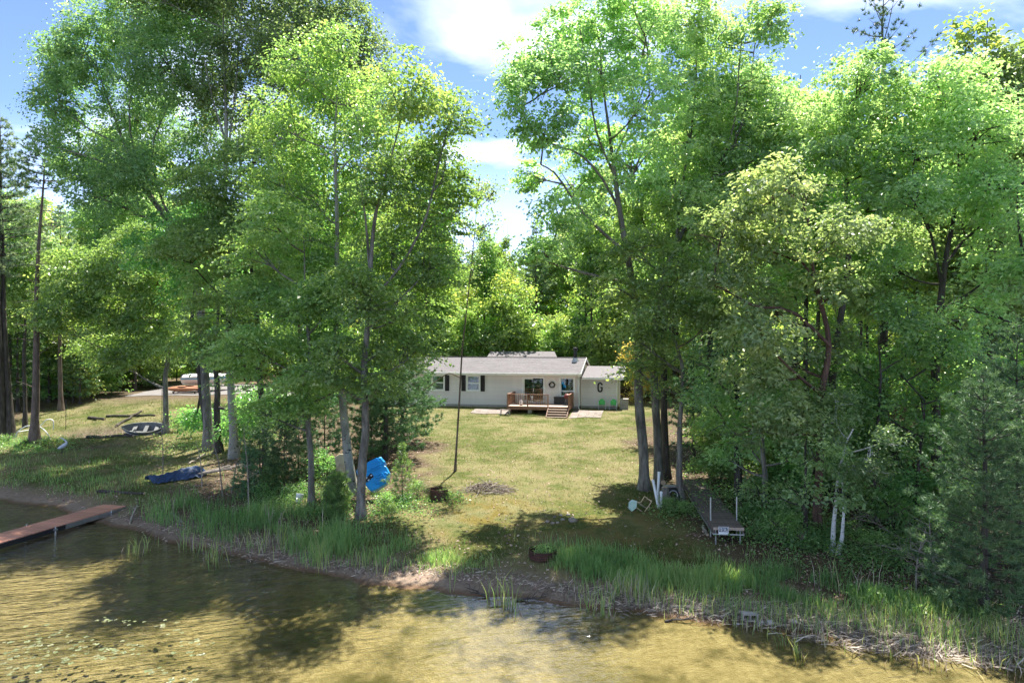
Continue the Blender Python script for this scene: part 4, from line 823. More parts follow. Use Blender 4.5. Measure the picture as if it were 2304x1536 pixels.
hero('oak_tree', 'background oak crown filling the gap between the two upright oaks', 'tree', 34,
     [(1600, 1060), (1600, 900), (1598, 700), (1596, 500), (1600, 300)],
     [(1560, 250, 80, 60), (1640, 260, 80, 60), (1500, 330, 75, 55), (1600, 380, 80, 60), (1690, 380, 75, 60), (1480, 420, 70, 50), (1560, 480, 75, 50), (1640, 520, 75, 50), (1510, 560, 70, 45), (1760, 240, 75, 55), (1820, 310, 75, 60), (1450, 620, 70, 40), (1720, 160, 60, 45)],
     LEAF['oak'], BARK['dark'], 0.2, 67, dens=2.4, nleaf=22, size=0.19, flat=0.5, tuft=0.38)
for (lab, path, lobes, sd) in (('straight slender white birch, the left one of the pair at the right shore', [(1873, 1258), (1878, 1150), (1884, 1050), (1892, 1000), (1900, 960)], [(1900, 945, 60, 45), (1940, 965, 45, 35), (1870, 985, 35, 25), (1915, 900, 45, 35)], 16),
                               ('bent white birch leaning right, the right one of the pair at the right shore', [(1884, 1264), (1896, 1195), (1903, 1120), (1903, 1070)], [(1908, 1050, 45, 30), (1935, 1035, 40, 30), (1905, 1010, 40, 30)], 17)):
    hero('birch_tree', lab, 'tree', 22.6 if sd == 16 else 22.4, path, lobes, LEAF['aspen'], BARK['birch'], 0.075, sd, dens=4.5, nleaf=20, size=0.10, flat=0.6, tuft=0.26, minr=0.3, fork=0.3)
hero('sapling_tree', 'very thin leaning sapling standing alone on the lawn in front of the house', 'tree', 34.3,
     [(1024, 1047), (1030, 950), (1037, 850), (1043, 760), (1056, 640), (1066, 560), (1072, 480), (1080, 400)],
     [(1080, 420, 30, 35), (1095, 510, 28, 30), (1062, 590, 30, 35), (1112, 440, 22, 25), (1050, 520, 22, 25)],
     LEAF['aspen'], BARK['brown'], 0.055, 18, limbs=[[(1036, 850), (1010, 840), (985, 855), (950, 880)]], dens=2.0, nleaf=16, size=0.13, flat=0.7, tuft=0.3, minr=0.25, sides=7)
hero('maple_tree', 'rounded green maple over the upper part of the left bank', 'tree', 46,
     [(372, 955), (374, 860), (378, 780), (372, 700), (360, 600)],
     [(300, 615, 80, 55), (240, 700, 80, 55), (350, 715, 80, 55), (190, 620, 70, 65), (205, 785, 75, 40), (300, 795, 75, 40), (385, 640, 70, 65), (405, 775, 55, 40), (160, 710, 60, 50), (300, 540, 80, 45)],
     LEAF['maple'], BARK['grey'], 0.20, 19, dens=2.6, nleaf=22, size=0.19, flat=0.35, tuft=0.46, droop=0.35)
hero('oak_tree', 'dark leaning trunk tree in the clump between the blue tarp and the driveway', 'tree', 42,
     [(472, 1008), (458, 900), (445, 810), (436, 740), (440, 640), (450, 540)],
     [(420, 520, 80, 60), (370, 570, 70, 55), (470, 600, 75, 55), (400, 660, 60, 45), (490, 770, 60, 35), (430, 945, 55, 25)],
     LEAF['shrub'], BARK['dark'], 0.24, 20, dens=2.6, nleaf=22, size=0.18, flat=0.4, tuft=0.42)
hero('maple_tree', 'darker straight trunk just right of the leaning trunks on the left', 'tree', 40,
     [(492, 1020), (488, 900), (482, 800), (486, 690), (492, 560)],
     [(600, 900, 60, 40), (540, 960, 60, 35), (490, 500, 70, 50), (560, 930, 50, 35)],
     LEAF['shrub'], BARK['dark'], 0.22, 21, dens=2.6, nleaf=22, size=0.17, flat=0.4, tuft=0.42)
# pines at the left edge
def ppine(label, px, py, D, h, r0, crown0, width, seed, leaf, bk, name='pine_tree', group=None, **kw):
    x = (px - 1152) / FPX * D; return plant(name, label, 'tree', pine_geo(seed, h, r0, crown0, width, **kw), (x, D, hz(x, D) - 0.05), leaf, bk, group=group)
t = ppine('tall bare trunked pine with dead side branches near the left edge', 76, 990, 44.5, 20.5, 0.26, 16.5, 2.6, 31, LEAF['pine'], BARK['brown'], lean=(0.035, 0), needles=16, nl=0.22, nw=0.022)
g = Geo(); rr3 = np.random.default_rng(8)
for i in range(26):
    z = rr3.uniform(3.5, 16.5); a = rr3.choice([0, math.pi]) + rr3.normal(0, 0.6); L = rr3.uniform(0.5, 2.6) * (0.4 + z / 18); b = np.array((0.035 * (z / 20.5) ** 1.3 * 20.5, 0, z)); d = np.array((math.cos(a), math.sin(a), rr3.normal(0.05, 0.15)))
    tube(g, bez(b, b + d * L * 0.5 + (0, 0, 0.1), b + d * L, 5), np.linspace(0.03, 0.008, 5), 4)
obj('dead_branches', g, BARK['brown'], t)['kind'] = 'stuff'
ppine('thick twin trunk pine at the left edge, larger stem', -2, 988, 46.5, 22, 0.34, 11, 3.4, 32, LEAF['palepine'], BARK['dark'], needles=16, nl=0.24, nw=0.024, spacing=0.7, nb=5, dens=6)
ppine('thick twin trunk pine at the left edge, slimmer stem', 20, 984, 46.8, 20, 0.26, 12, 2.8, 33, LEAF['palepine'], BARK['dark'], lean=(-0.04, 0), needles=16, nl=0.24, nw=0.024, spacing=0.8, nb=5, dens=6)
ppine('slim straight pine trunk behind the dead branched pine', 136, 890, 57, 17, 0.19, 8, 2.4, 34, LEAF['palepine'], BARK['brown'], needles=14, nl=0.26, nw=0.03, spacing=0.8, nb=5, dens=5)
ppine('wispy white pine poking above the oaks into the sky', 1990, 900, 46, 29.6, 0.34, 15, 3.6, 35, LEAF['pine'], BARK['dark'], needles=18, nl=0.30, nw=0.022, spacing=0.85, nb=5, dens=4.2, profile=0.35, up=0.3, sparse=0.42)
ppine('hazy pine top showing in the gap of sky behind the house', 1206, 780, 92, 21.5, 0.3, 9, 3.0, 36, LEAF['palepine'], BARK['dark'], needles=14, nl=0.4, nw=0.04, spacing=1.0, nb=6, dens=4)
# young dark pines
PK = dict(needles=18, nl=0.15, nw=0.014, dens=9, spacing=0.36, nb=6)
ppine('dark spreading young pine at the right shore corner', 2215, 1352, 18.4, 6.4, 0.12, 0.25, 1.9, 41, LEAF['pine'], BARK['dark'], needles=22, nl=0.14, nw=0.010, dens=11, spacing=0.36, nb=7, profile=0.55)
ppine('dark young pine behind the corner pine at the right edge', 2290, 1250, 20.5, 7.5, 0.12, 0.5, 2.0, 42, LEAF['pine'], BARK['dark'], needles=18, nl=0.15, nw=0.012, dens=9, spacing=0.4, nb=6, profile=0.55)
ppine('large soft white pine shading the lawn edge left of the house', 868, 1003, 37, 8.5, 0.16, 0.5, 2.9, 43, LEAF['pine'], BARK['dark'], needles=18, nl=0.2, nw=0.018, dens=8, spacing=0.42, nb=7, profile=0.6)
ppine('second soft white pine beside the lawn, nearer the house wall', 905, 968, 42, 7.2, 0.14, 0.4, 2.6, 44, LEAF['pine'], BARK['dark'], needles=16, nl=0.2, nw=0.02, dens=8, spacing=0.42, nb=7, profile=0.6)
ppine('thin pale green pine sapling right of the blue pedal boat', 905, 1118, 28.9, 2.5, 0.03, 0.15, 0.75, 45, LEAF['shrub'], BARK['brown'], name='pine_sapling', needles=16, nl=0.12, nw=0.009, dens=12, spacing=0.24, nb=5, profile=0.9)
ppine('bushy rounded pine sapling in front of the pale poplar', 757, 1165, 27.2, 1.75, 0.03, 0.05, 0.62, 46, LEAF['shrub'], BARK['brown'], name='pine_sapling', needles=18, nl=0.13, nw=0.009, dens=18, spacing=0.13, nb=7, profile=0.4, up=0.5)
for i, (px, py, D, h, w) in enumerate(((640, 1085, 31.5, 3.4, 1.3), (585, 1070, 33, 3.0, 1.2), (560, 1100, 30.5, 2.2, 0.9), (672, 1060, 33.5, 4.2, 1.5), (730, 1050, 35, 4.6, 1.6), (835, 1010, 38, 4.4, 1.6))):
    ppine(('dark young pine in the shade behind the white bucket', 'young pine between the dead saplings and the clump of trunks', 'low young pine at the inner edge of the reed bed', 'taller shaded young pine behind the slim grey maple', 'shaded pine left of the poplar trunk', 'shaded pine right behind the blue pedal boat')[i], px, py, D, h, 0.05, 0.2, w, 50 + i, LEAF['pine'], BARK['dark'], name='young_pine', needles=16, nl=0.16, nw=0.014, dens=9, spacing=0.3, nb=6, profile=0.7)

# ------------------------------------------------------------------ woods behind: individual trees copied from a few kinds
def proto_tree(seed, h, r0, c0, w, leafn, size, dens, nl, leafmat_, bk, flat=0.5, nlob=9):
    rng = np.random.default_rng(seed); T = [(0, 0, 0)] + [(rng.normal(0, 0.012) * h * t, rng.normal(0, 0.012) * h * t, h * t) for t in (0.3, 0.6, 0.97)]
    L = []
    for i in range(nlob):
        u = (i + 0.5) / nlob; z = h * (c0 + (0.96 - c0) * u); a = i * 2.4 + rng.normal(0, 0.4); rad = w * (0.75 * math.sin(math.pi * (0.18 + 0.74 * u)) + 0.12); k = rng.uniform(0.75, 1.15)
        L.append((np.array((math.cos(a) * rad * 0.62, math.sin(a) * rad * 0.62, z)), np.array((rad * 0.72 * k, rad * 0.72 * k, h * (0.96 - c0) / nlob * 1.25 * k))))
    gt, gl = tree_geo(seed, T, r0, L, dens=dens, nleaf=nl, size=size, flat=flat, tuft=0.55, sides=7, gap=-0.3)
    a, b = gt.mesh('trunk', True), gl.mesh('crown', False, 'leafvar'); a.materials.append(bk); b.materials.append(leafmat_)
    return a, b
FP = [proto_tree(101, 25, 0.19, 0.42, 3.6, 0, 0.34, 1.5, 13, LEAF['forest'], BARK['dark'], nlob=9),
      proto_tree(102, 23, 0.16, 0.36, 3.3, 0, 0.34, 1.5, 13, LEAF['forest'], BARK['brown'], nlob=9),
      proto_tree(103, 26, 0.22, 0.45, 4.2, 0, 0.36, 1.4, 13, LEAF['oak'], BARK['dark'], nlob=8),
      proto_tree(104, 22, 0.14, 0.50, 2.6, 0, 0.32, 1.6, 13, LEAF['maple'], BARK['dark'], nlob=8)]
UP = [proto_tree(111, 8.5, 0.075, 0.14, 2.5, 0, 0.24, 1.7, 15, LEAF['forest'], BARK['dark'], flat=0.35, nlob=8),
      proto_tree(112, 7.0, 0.06, 0.10, 2.3, 0, 0.24, 1.7, 15, LEAF['maple'], BARK['dark'], flat=0.35, nlob=7),
      proto_tree(113, 5.5, 0.05, 0.10, 2.1, 0, 0.22, 1.9, 15, LEAF['gold'], BARK['brown'], flat=0.3, nlob=6)]
gp = pine_geo(120, 12, 0.16, 1.5, 2.6, needles=10, nl=0.36, nw=0.045, spacing=0.75, nb=6, dens=4.5, profile=0.7)
PPm = [gp[0].mesh('trunk', True), gp[1].mesh('crown', False, 'leafvar')]; PPm[0].materials.append(BARK['dark']); PPm[1].materials.append(LEAF['pine'])
def inst(name, label, meshes, x, y, s, rz, group, sz=None):
    t = thing(name, label, 'tree', (x, y, hz(x, y) - 0.1), rz, group); t.scale = (s, s, sz or s)
    for n_, m_ in zip(('trunk', 'crown'), meshes): o = bpy.data.objects.new(n_, m_); COL.objects.link(o); o.parent = t
    return t
rf = random.Random(21); placed = []
def free(x, y, d):
    if -14.5 < x < 10.5 and 49 < y < 66: return False
    if -4.5 < x < 6.5 and 70 < y < 80: return False
    if any((x - a) ** 2 + (y - b) ** 2 < d * d for a, b in placed): return False
    placed.append((x, y)); return True
def pxof(x, y): return 1152 + x / y * FPX
cnt = 0
for _ in range(6000):
    y = rf.uniform(56, 135); x = rf.uniform(-1, 1) * (y * 0.85 + 6); px = pxof(x, y)
    if y < 80 and -38 < x < -19: continue
    if y < 66 and px < 560: continue
    if abs(px - 1140) < 320 and y < 72: continue
    if not free(x, y, 3.6 if y < 84 else 4.4): continue
    gapf = 0.86 if abs(px - 1135) < 70 else (0.9 if abs(px - 1135) < 150 else rf.uniform(0.92, 1.12))
    s = gapf * rf.uniform(0.92, 1.05)
    if px < 190: s *= 0.82
    k = rf.randrange(4); side = 'left of the house' if px < 930 else ('straight behind the house roof' if px < 1340 else 'right of the house')
    inst('forest_tree', ('tall leafy tree with a dark trunk', 'tall leafy tree with a brownish trunk', 'broad crowned pale leaved tree', 'narrow bright green pole tree')[k] + ' in the woods ' + side, FP[k], x, y, s, rf.uniform(0, 6.28), 'trees of the woods behind'); cnt += 1
    if cnt >= 180: break
cnt = 0
for _ in range(4000):
    y = rf.uniform(62, 128); x = rf.uniform(-1, 1) * (y * 0.8 + 3); px = pxof(x, y)
    if y < 80 and -38 < x < -18: continue
    if 1000 < px < 1330 and y < 82: continue
    if y < 60 and px < 700: continue
    if not free(x, y, 2.2): continue
    k = 2 if rf.random() < 0.16 else rf.randrange(2)
    inst('understory_tree', ('low spreading understory tree', 'small bright green understory tree', 'small golden green understory tree')[k] + ' in the woods ' + ('left of the house' if px < 930 else ('straight behind the house roof' if px < 1340 else 'right of the house')), UP[k], x, y, rf.uniform(0.9, 1.5), rf.uniform(0, 6.28), 'understory trees of the woods behind'); cnt += 1
    if cnt >= 170: break
for _ in range(900):
    y = rf.uniform(80, 108); px = rf.uniform(880, 1440); x = (px - 1152) / FPX * y
    if not free(x, y, 1.9): continue
    k = rf.randrange(2); inst('understory_tree', ('low spreading understory tree', 'small bright green understory tree')[k] + ' in the woods straight behind the house roof', UP[k], x, y, rf.uniform(0.95, 1.7), rf.uniform(0, 6.28), 'understory trees of the woods behind'); cnt += 1
    if cnt >= 205: break
# woods closing in right of the lawn (deep shade) and left of the bank
cnt = 0
for _ in range(3000):
    y = rf.uniform(31, 58); px = rf.uniform(1560, 2700); x = (px - 1152) / FPX * y
    if x < 9.5 + 0.05 * (y - 30): continue
    if y < 44 and abs(px - 2060) < 60: continue
    if not free(x, y, 3.3): continue
    inst('woodland_tree', 'shaded tree in the dense woods right of the lawn', FP[rf.randrange(4)], x, y, rf.uniform(0.72, 0.92), rf.uniform(0, 6.28), 'trees of the woods right of the lawn'); cnt += 1
    if cnt >= 15: break
cnt = 0
for _ in range(3000):
    y = rf.uniform(29, 56); px = rf.uniform(1580, 2500); x = (px - 1152) / FPX * y
    if x < 9.3 + 0.04 * (y - 30) or (abs(px - 2060) < 50 and y < 50): continue
    if not free(x, y, 1.7): continue
    inst('understory_tree', 'low leafy understory tree in the shade right of the lawn', UP[rf.randrange(2)], x, y, rf.uniform(0.5, 0.95), rf.uniform(0, 6.28), 'understory trees right of the lawn'); cnt += 1
    if cnt >= 28: break
cnt = 0
for _ in range(3000):
    y = rf.uniform(50, 76); px = rf.uniform(-500, 330); x = (px - 1152) / FPX * y
    if -37 < x < -19 and y < 78 and px > 170: continue
    if not free(x, y, 3.0): continue
    inst('woodland_tree', 'tree of the woods at the left end of the driveway', FP[rf.randrange(4)], x, y, rf.uniform(0.66, 0.8), rf.uniform(0, 6.28), 'trees of the woods left of the driveway'); cnt += 1
    if cnt >= 22: break
cnt = 0
for _ in range(3000):
    y = rf.uniform(54, 92); px = rf.uniform(-200, 620); x = (px - 1152) / FPX * y
    if -37.5 < x < -18.5 and y < 79: continue
    if not free(x, y, 1.9): continue
    inst('understory_tree', 'low leafy understory tree around the driveway on the left', UP[rf.randrange(2)], x, y, rf.uniform(0.7, 1.2), rf.uniform(0, 6.28), 'understory trees around the driveway'); cnt += 1
    if cnt >= 34: break
for i in range(6):
    y = rf.uniform(84, 104); x = (rf.uniform(900, 1420) - 1152) / FPX * y
    if free(x, y, 2.0): inst('forest_pine', 'dark pine among the trunks behind the house', PPm, x, y, rf.uniform(0.6, 1.1), rf.uniform(0, 6), 'pines of the woods behind')
for i, (px, y, s) in enumerate(((1560, 36, 0.55), (1620, 39, 0.6), (1700, 42, 0.7), (1640, 46, 0.8), (1760, 38, 0.5), (40, 58, 0.9), (110, 62, 0.9), (180, 60, 0.6))):
    x = (px - 1152) / FPX * y
    inst('forest_pine', 'dark pine in the deep shade right of the lawn' if px > 1000 else 'pine in the woods at the left edge', PPm, x, y, s, i, 'pines right of the lawn' if px > 1000 else 'pines of the left woods')

# far wood that reads as one mass
rw = np.random.default_rng(33); g = Geo(); m = 70000
x = rw.uniform(-190, 190, m); y = rw.uniform(134, 158, m); top = 19 + 2.5 * sn(x, y, 0.25, 1); z = hgt(x, y) + top * rw.uniform(0, 1, m) ** 0.85
nr = unit(np.array((0, 0, 1.0)) + rw.normal(0, 0.7, (m, 3))); ax = unit(rw.normal(size=(m, 3))); ln = rw.uniform(0.7, 1.3, m)
g.add(*leaves(rw, np.stack([x, y, z], 1), ax, nr, ln, ln * 0.7, np.clip(rw.normal(0.5, 0.2, m) + 0.15 * sn(x, z * 3, 0.5, 1), 0, 1)))
tag(obj('far_woods', g, LEAF['forest'], attr='leafvar'), 'far leafy woods closing the view behind the tree trunks', 'woods', kind='stuff')
# shrubs
def shrub_mesh(seed, h, w, nlob, size, nl, leaf, dens=3.2):
    rng = np.random.default_rng(seed); tg, lg = Geo(), Geo(); L = []
    for i in range(nlob): a = rng.uniform(0, 6.28); r_ = w * rng.uniform(0.1, 0.65); L.append((np.array((math.cos(a) * r_, math.sin(a) * r_, h * rng.uniform(0.35, 0.75))), np.array((w * 0.5, w * 0.5, h * 0.3))))
    T = [(0, 0, 0), (0.02, 0.03, h * 0.3), (0, 0.02, h * 0.6)]
    a, b = tree_geo(seed, T, 0.03, L, dens=dens, nleaf=nl, size=size, flat=0.6, tuft=0.22, sides=5, gap=-0.5)
    a, b = a.mesh('stem', True), b.mesh('foliage', False, 'leafvar'); a.materials.append(BARK['brown']); b.materials.append(leaf); return a, b
SP = [shrub_mesh(201, 1.5, 0.9, 5, 0.10, 16, LEAF['shrub'], 4.5), shrub_mesh(202, 1.1, 0.8, 4, 0.085, 16, LEAF['maple'], 5), shrub_mesh(203, 0.8, 0.7, 4, 0.08, 16, LEAF['shrub'], 6)]
def shrub(px, py, s, k, label, group):
    b = G(px, py); t = thing('shrub', label, 'shrub', tuple(b), rf.uniform(0, 6.28), group); t.scale = (s,) * 3
    for n_, m_ in zip(('stem', 'foliage'), SP[k]): o = bpy.data.objects.new(n_, m_); COL.objects.link(o); o.parent = t
for px, py, s, k in ((1640, 1000, 1.3, 0), (1690, 1040, 1.4, 0), (1740, 1080, 1.5, 1), (1660, 1090, 1.0, 1), (1715, 1130, 1.1, 0), (1770, 1140, 1.3, 0), (1790, 1190, 1.2, 2), (1730, 1180, 1.1, 2), (1700, 1215, 0.9, 2), (1760, 1225, 1.0, 1), (1800, 1240, 1.0, 2), (1620, 960, 1.5, 0), (1600, 1040, 0.8, 2), (1640, 1060, 0.9, 2), (1680, 1165, 0.9, 2), (1840, 1120, 1.4, 0), (1930, 1130, 1.3, 0), (1950, 1060, 1.6, 0), (2010, 1120, 1.3, 0), (1850, 1040, 1.8, 0), (1770, 1010, 1.9, 0), (1560, 950, 1.1, 0), (2060, 1060, 1.7, 0), (1700, 960, 2.0, 0), (1820, 985, 2.0, 1), (1920, 1000, 2.0, 0), (1960, 1180, 1.2, 1), (2010, 1210, 1.1, 0), (2060, 1180, 1.4, 0), (2110, 1220, 1.2, 1), (1930, 1215, 0.9, 2), (2150, 1180, 1.6, 0), (2080, 1270, 0.9, 2), (2000, 1275, 0.8, 2), (1960, 1255, 0.8, 1), (2140, 1290, 0.9, 2), (2250, 1120, 1.8, 0), (1690, 1000, 1.6, 0), (1610, 1085, 0.9, 1)):
    shrub(px, py, s, k, 'leafy green shrub in the undergrowth right of the stored dock section', 'shrubs right of the stored dock')
for px, py, s, k in ((550, 930, 1.2, 1), (500, 975, 1.2, 0), (430, 985, 1.0, 1), (470, 960, 1.2, 0), (400, 970, 0.9, 1), (560, 1000, 1.0, 0), (600, 1020, 1.0, 0)):
    shrub(px, py, s, k, 'leafy shrub around the trunk clump on the left bank', 'shrubs around the left trunk clump')
for px, py, s, k in ((690, 1115, 0.9, 2), (735, 1125, 0.8, 1), (650, 1120, 1.0, 2), (620, 1105, 1.0, 0), (865, 1150, 0.7, 1), (905, 1140, 0.8, 2), (850, 1110, 0.9, 2), (880, 1165, 0.5, 1), (940, 1115, 0.6, 1), (1000, 1122, 0.4, 1), (590, 1120, 1.1, 2), (720, 1085, 1.0, 0)):
    shrub(px, py, s, k, 'low leafy shrub among the trunks near the blue pedal boat', 'low shrubs by the pedal boat')
for px, py, s, k in ((1500, 1150, 0.5, 1), (1545, 1158, 0.5, 1), (1520, 1140, 0.55, 2), (1570, 1060, 0.6, 2)):
    shrub(px, py, s, k, 'small fresh green shrub at the foot of the oak group', 'small shrubs by the oak group')
for px, py, s, k in ((20, 1000, 0.9, 2), (60, 1003, 0.8, 2), (100, 1000, 0.8, 2), (-10, 1000, 1.0, 2), (190, 885, 1.0, 0), (250, 880, 0.7, 1), (40, 1012, 0.7, 2), (85, 1015, 0.6, 2), (340, 840, 1.0, 0)):
    shrub(px, py, s, k, 'low pale shrub under the pines on the left bank', 'low shrubs under the left pines')
# ------------------------------------------------------------------ docks
dk = thing('floating_dock', 'red planked narrow dock on a metal frame reaching from the shore into the lake', 'dock', (-17.50, 30.5, 0.30), math.atan2(-0.97, -0.245))
# local x runs out over the lake
g = Geo(); bbox(g, 0.004, 0.146, -0.60, 0.60, -0.035, 0); pk = g.mesh('plank'); pk.materials.append(WOODRED)
for i in range(62): obj('plank', pk, None, dk, (i * 0.15, rnd.uniform(-.006, .006), rnd.uniform(-.003, .003)))
for s_ in (-1, 1):
    for k in range(3): g = Geo(); bbox(g, k * 3.1 + 0.02, k * 3.1 + 3.08, s_ * 0.63 - 0.025, s_ * 0.63 + 0.025, -0.20, -0.03); obj('side_rail', g, ALU if k % 2 == 0 else DARKMETAL, dk)
    g = Geo(); bbox(g, 0, 9.3, s_ * 0.57 - 0.02, s_ * 0.57 + 0.02, -0.19, -0.037); obj('stringer', g, BLACK, dk)
for k in range(4):
    for s_ in (-1, 1):
        xx = 0.9 + k * 2.7; g = Geo(); tube(g, [(xx, s_ * 0.70, -1.2), (xx, s_ * 0.70, 0.03)], 0.028, 8); lg_ = obj('leg', g, ALU, dk)
        g = Geo(); bbox(g, xx - 0.06, xx + 0.06, s_ * 0.70 - 0.05, s_ * 0.70 + 0.05, -0.13, -0.06); obj('bracket', g, ALU, lg_)
d2 = thing('dock_section', 'brown weathered dock section stored on the ground beneath the trees', 'dock', (7.23, 23.1, 1.30), math.atan2(7.95, 0.88))
g = Geo(); bbox(g, 0.004, 0.141, -0.50, 0.50, -0.035, 0); pk = g.mesh('plank'); pk.materials.append(WOODGREY)
for i in range(56): obj('plank', pk, None, d2, (i * 0.145, rnd.uniform(-.012, .012), rnd.uniform(-.005, .005)))
for s_ in (-1, 1):
    g = Geo(); bbox(g, 0.03, 8.1, s_ * 0.47 - 0.02, s_ * 0.47 + 0.02, -0.25, -0.037); obj('joist', g, WOODGREY, d2)
    g = Geo(); bbox(g, 0.03, 8.1, s_ * 0.51 - 0.012, s_ * 0.51 + 0.012, -0.25, -0.20); obj('edge_trim', g, ALU, d2)
g = Geo(); bbox(g, -0.02, 0.003, -0.50, 0.50, -0.09, -0.002); obj('end_board', g, WOODPALE, d2)
g = Geo(); bbox(g, -0.02, 0.003, -0.50, 0.50, -0.25, -0.21); obj('end_board', g, ALU, d2)
for (xx, s_, top) in ((0.85, 0.44, 0.80), (0.95, -0.46, 0.82), (0.1, 0.40, -0.04), (0.1, -0.40, -0.04), (5.5, 0.40, -0.04), (5.5, -0.40, -0.04)):
    wx = 7.23 + xx * 0.11; wy = 23.1 + xx * 0.994; g = Geo(); tube(g, [(xx, s_, hz(wx, wy) - 1.35), (xx, s_, top)], 0.027, 8); obj('post', g, ALU, d2)
# FOR SALE sign fixed on the dock end
def glyphs(txt):
    F = {'F': ['###', '#..', '##.', '#..', '#..'], 'O': ['###', '#.#', '#.#', '#.#', '###'], 'R': ['##.', '#.#', '##.', '#.#', '#.#'], 'S': ['###', '#..', '###', '..#', '###'], 'A': ['.#.', '#.#', '###', '#.#', '#.#'], 'L': ['#..', '#..', '#..', '#..', '###'], 'E': ['###', '#..', '##.', '#..', '###'], ' ': ['..'] * 5}
    x = 0; out = []
    for ch in txt:
        G_ = F[ch]
        for r_, row_ in enumerate(G_):
            for c_, q in enumerate(row_):
                if q == '#': out.append((x + c_, 4 - r_))
        x += len(G_[0]) + (1 if ch != ' ' else 0)
    return out, x - 1
sg = thing('for_sale_sign', 'small dark FOR SALE sign with white border on the front end of the stored dock', 'sign', (7.045, 23.045, 1.215), math.atan2(7.95, 0.88) - math.pi / 2)
g = Geo(); bbox(g, -0.165, 0.165, -0.008, 0.0, -0.125, 0.125); obj('board', g, WHITEPL, sg)
g = Geo(); bbox(g, -0.150, 0.150, -0.012, -0.0082, -0.045, 0.110); obj('dark_panel', g, simple('navy_print', (0.012, 0.016, 0.05), 0.5, var=0.05), sg)
g = Geo(); pxs, wn_ = glyphs('FOR SALE'); cw = 0.27 / wn_; chh = 0.024
for (cx, cy_) in pxs: bbox(g, -0.135 + cx * cw + 0.0002, -0.135 + (cx + 1) * cw, -0.0165, -0.0125, -0.028 + cy_ * chh, -0.028 + (cy_ + 1) * chh - 0.0002)
obj('lettering', g, WHITEPL, sg)
# ------------------------------------------------------------------ boats and clutter on the left
b0 = G(850, 1090); pb = thing('pedal_boat', 'bright blue plastic pedal boat tipped up against the forked maple', 'pedal boat', (P(848, 1064, 29.2)[0], 29.2, P(848, 1064, 29.2)[2]), 0)
pb.rotation_euler = (R(-22), 0, 0)
kz = 29.2 / FPX / 8.535
def zp(pts, cx=1020, cy_=570): return [((x - cx) * kz, (cy_ - y) * kz) for x, y in pts][::-1]
g = Geo(); extr(g, zp([(740, 430), (800, 385), (1055, 250), (1085, 255), (1165, 345), (1150, 420), (1190, 440), (1255, 560), (1245, 680), (1200, 770), (1060, 860), (950, 915), (900, 890), (790, 760), (640, 600), (620, 520), (680, 470)]), 0.0, 0.42, 0.05); obj('hull', g, BLUEPL, pb)
for nm, pts, n in (('seat_panel', [(790, 400), (1040, 268), (1075, 272), (1150, 350), (1130, 385), (870, 545), (830, 545), (785, 540)], 5), ('foot_panel', [(965, 640), (1180, 545), (1235, 570), (1230, 670), (1190, 745), (1060, 790), (1010, 780), (960, 700)], 5)):
    g = Geo(); extr(g, zp(pts), -0.05, -0.0005, 0.06); sp_ = obj(nm, g, BLUEPL, pb)
    q = np.array(pts, float); c = q.mean(0); d = np.array((0.87, -0.49)); w_ = np.array((0.49, 0.87))
    for i in range(n):
        off = (i - (n - 1) / 2) * (46 if nm == 'seat_panel' else 40); L = 125 - abs(off) * 0.25 if nm == 'seat_panel' else 95 - abs(off) * 0.3; pc = c + w_ * off
        r0_, r1_ = pc - d * L, pc + d * L; g = Geo(); extr(g, zp([tuple(r0_ - w_ * 9), tuple(r1_ - w_ * 9), tuple(r1_ + w_ * 9), tuple(r0_ + w_ * 9)]), -0.085, -0.0505, 0.05); obj('rib', g, BLUEPL, sp_)
g = Geo(); extr(g, zp([(800, 690), (840, 750), (965, 640), (930, 580), (900, 570)]), -0.012, -0.0008); pw = obj('pedal_well', g, BLACK, pb)
for (x, y) in ((835, 665), (875, 705), (920, 615)): g = Geo(); c = zp([(x, y)])[0]; box(g, (c[0], -0.04, c[1]), (0.07, 0.05, 0.045), Matrix.Rotation(R(-40), 3, 'Y')); obj('pedal', g, WHITEPL, pw)
# tan boat hull leaning behind the poplar
rb = thing('rowboat', 'faded tan boat propped on its side behind the pale poplar', 'boat', tuple(P(772, 1066, 31.6)), 0); rb.rotation_euler = (R(-15), R(-14), 0)
kk = 31.6 / FPX / 8.535
def zq(pts): return [((x - 300) * kk, (420 - y) * kk) for x, y in pts][::-1]
g = Geo(); extr(g, zq([(185, 60), (300, 20), (420, 60), (440, 330), (430, 520), (385, 600), (330, 520), (190, 320)]), 0.0, 0.5, 0.04); obj('hull', g, TAN, rb)
g = Geo(); tube(g, [(q[0], -0.02, q[1]) for q in zq([(190, 310), (270, 215), (300, 240), (330, 330), (390, 590), (230, 350), (190, 310)])], 0.022, 6); obj('gunwale', g, WOODPALE, rb)
# blue tarp over a heap
b0 = G(398, 1078); tp = thing('tarp', 'crumpled dark blue tarp draped over a long low heap on the left bank', 'tarp', tuple(b0), R(14))
nx, ny = 48, 22; xx, yy = np.meshgrid(np.linspace(-1.35, 1.35, nx), np.linspace(-0.5, 0.5, ny)); rr4 = np.random.default_rng(4)
zz4 = 0.42 * np.clip(1 - (yy / 0.48) ** 2, 0, 1) * (0.5 + 0.5 * smooth(-1.6, 0.5, xx)) * smooth(1.4, 0.9, xx) + 0.07 * np.abs(sn(xx, yy, 5.5, 1)) + 0.06 * np.abs(sn(xx * 1.3, yy * 2, 9, 2)) + 0.02
edge = 1 + 0.2 * sn(xx, yy, 4, 3); wd_ = np.interp(xx, [-1.35, -0.9, -0.2, 0.5, 1.35], [0.25, 0.7, 0.85, 1.25, 0.7]); wv = np.stack([xx * edge, yy * edge * wd_ + 0.15 * np.sin(xx * 2.2), zz4], -1).reshape(-1, 3)
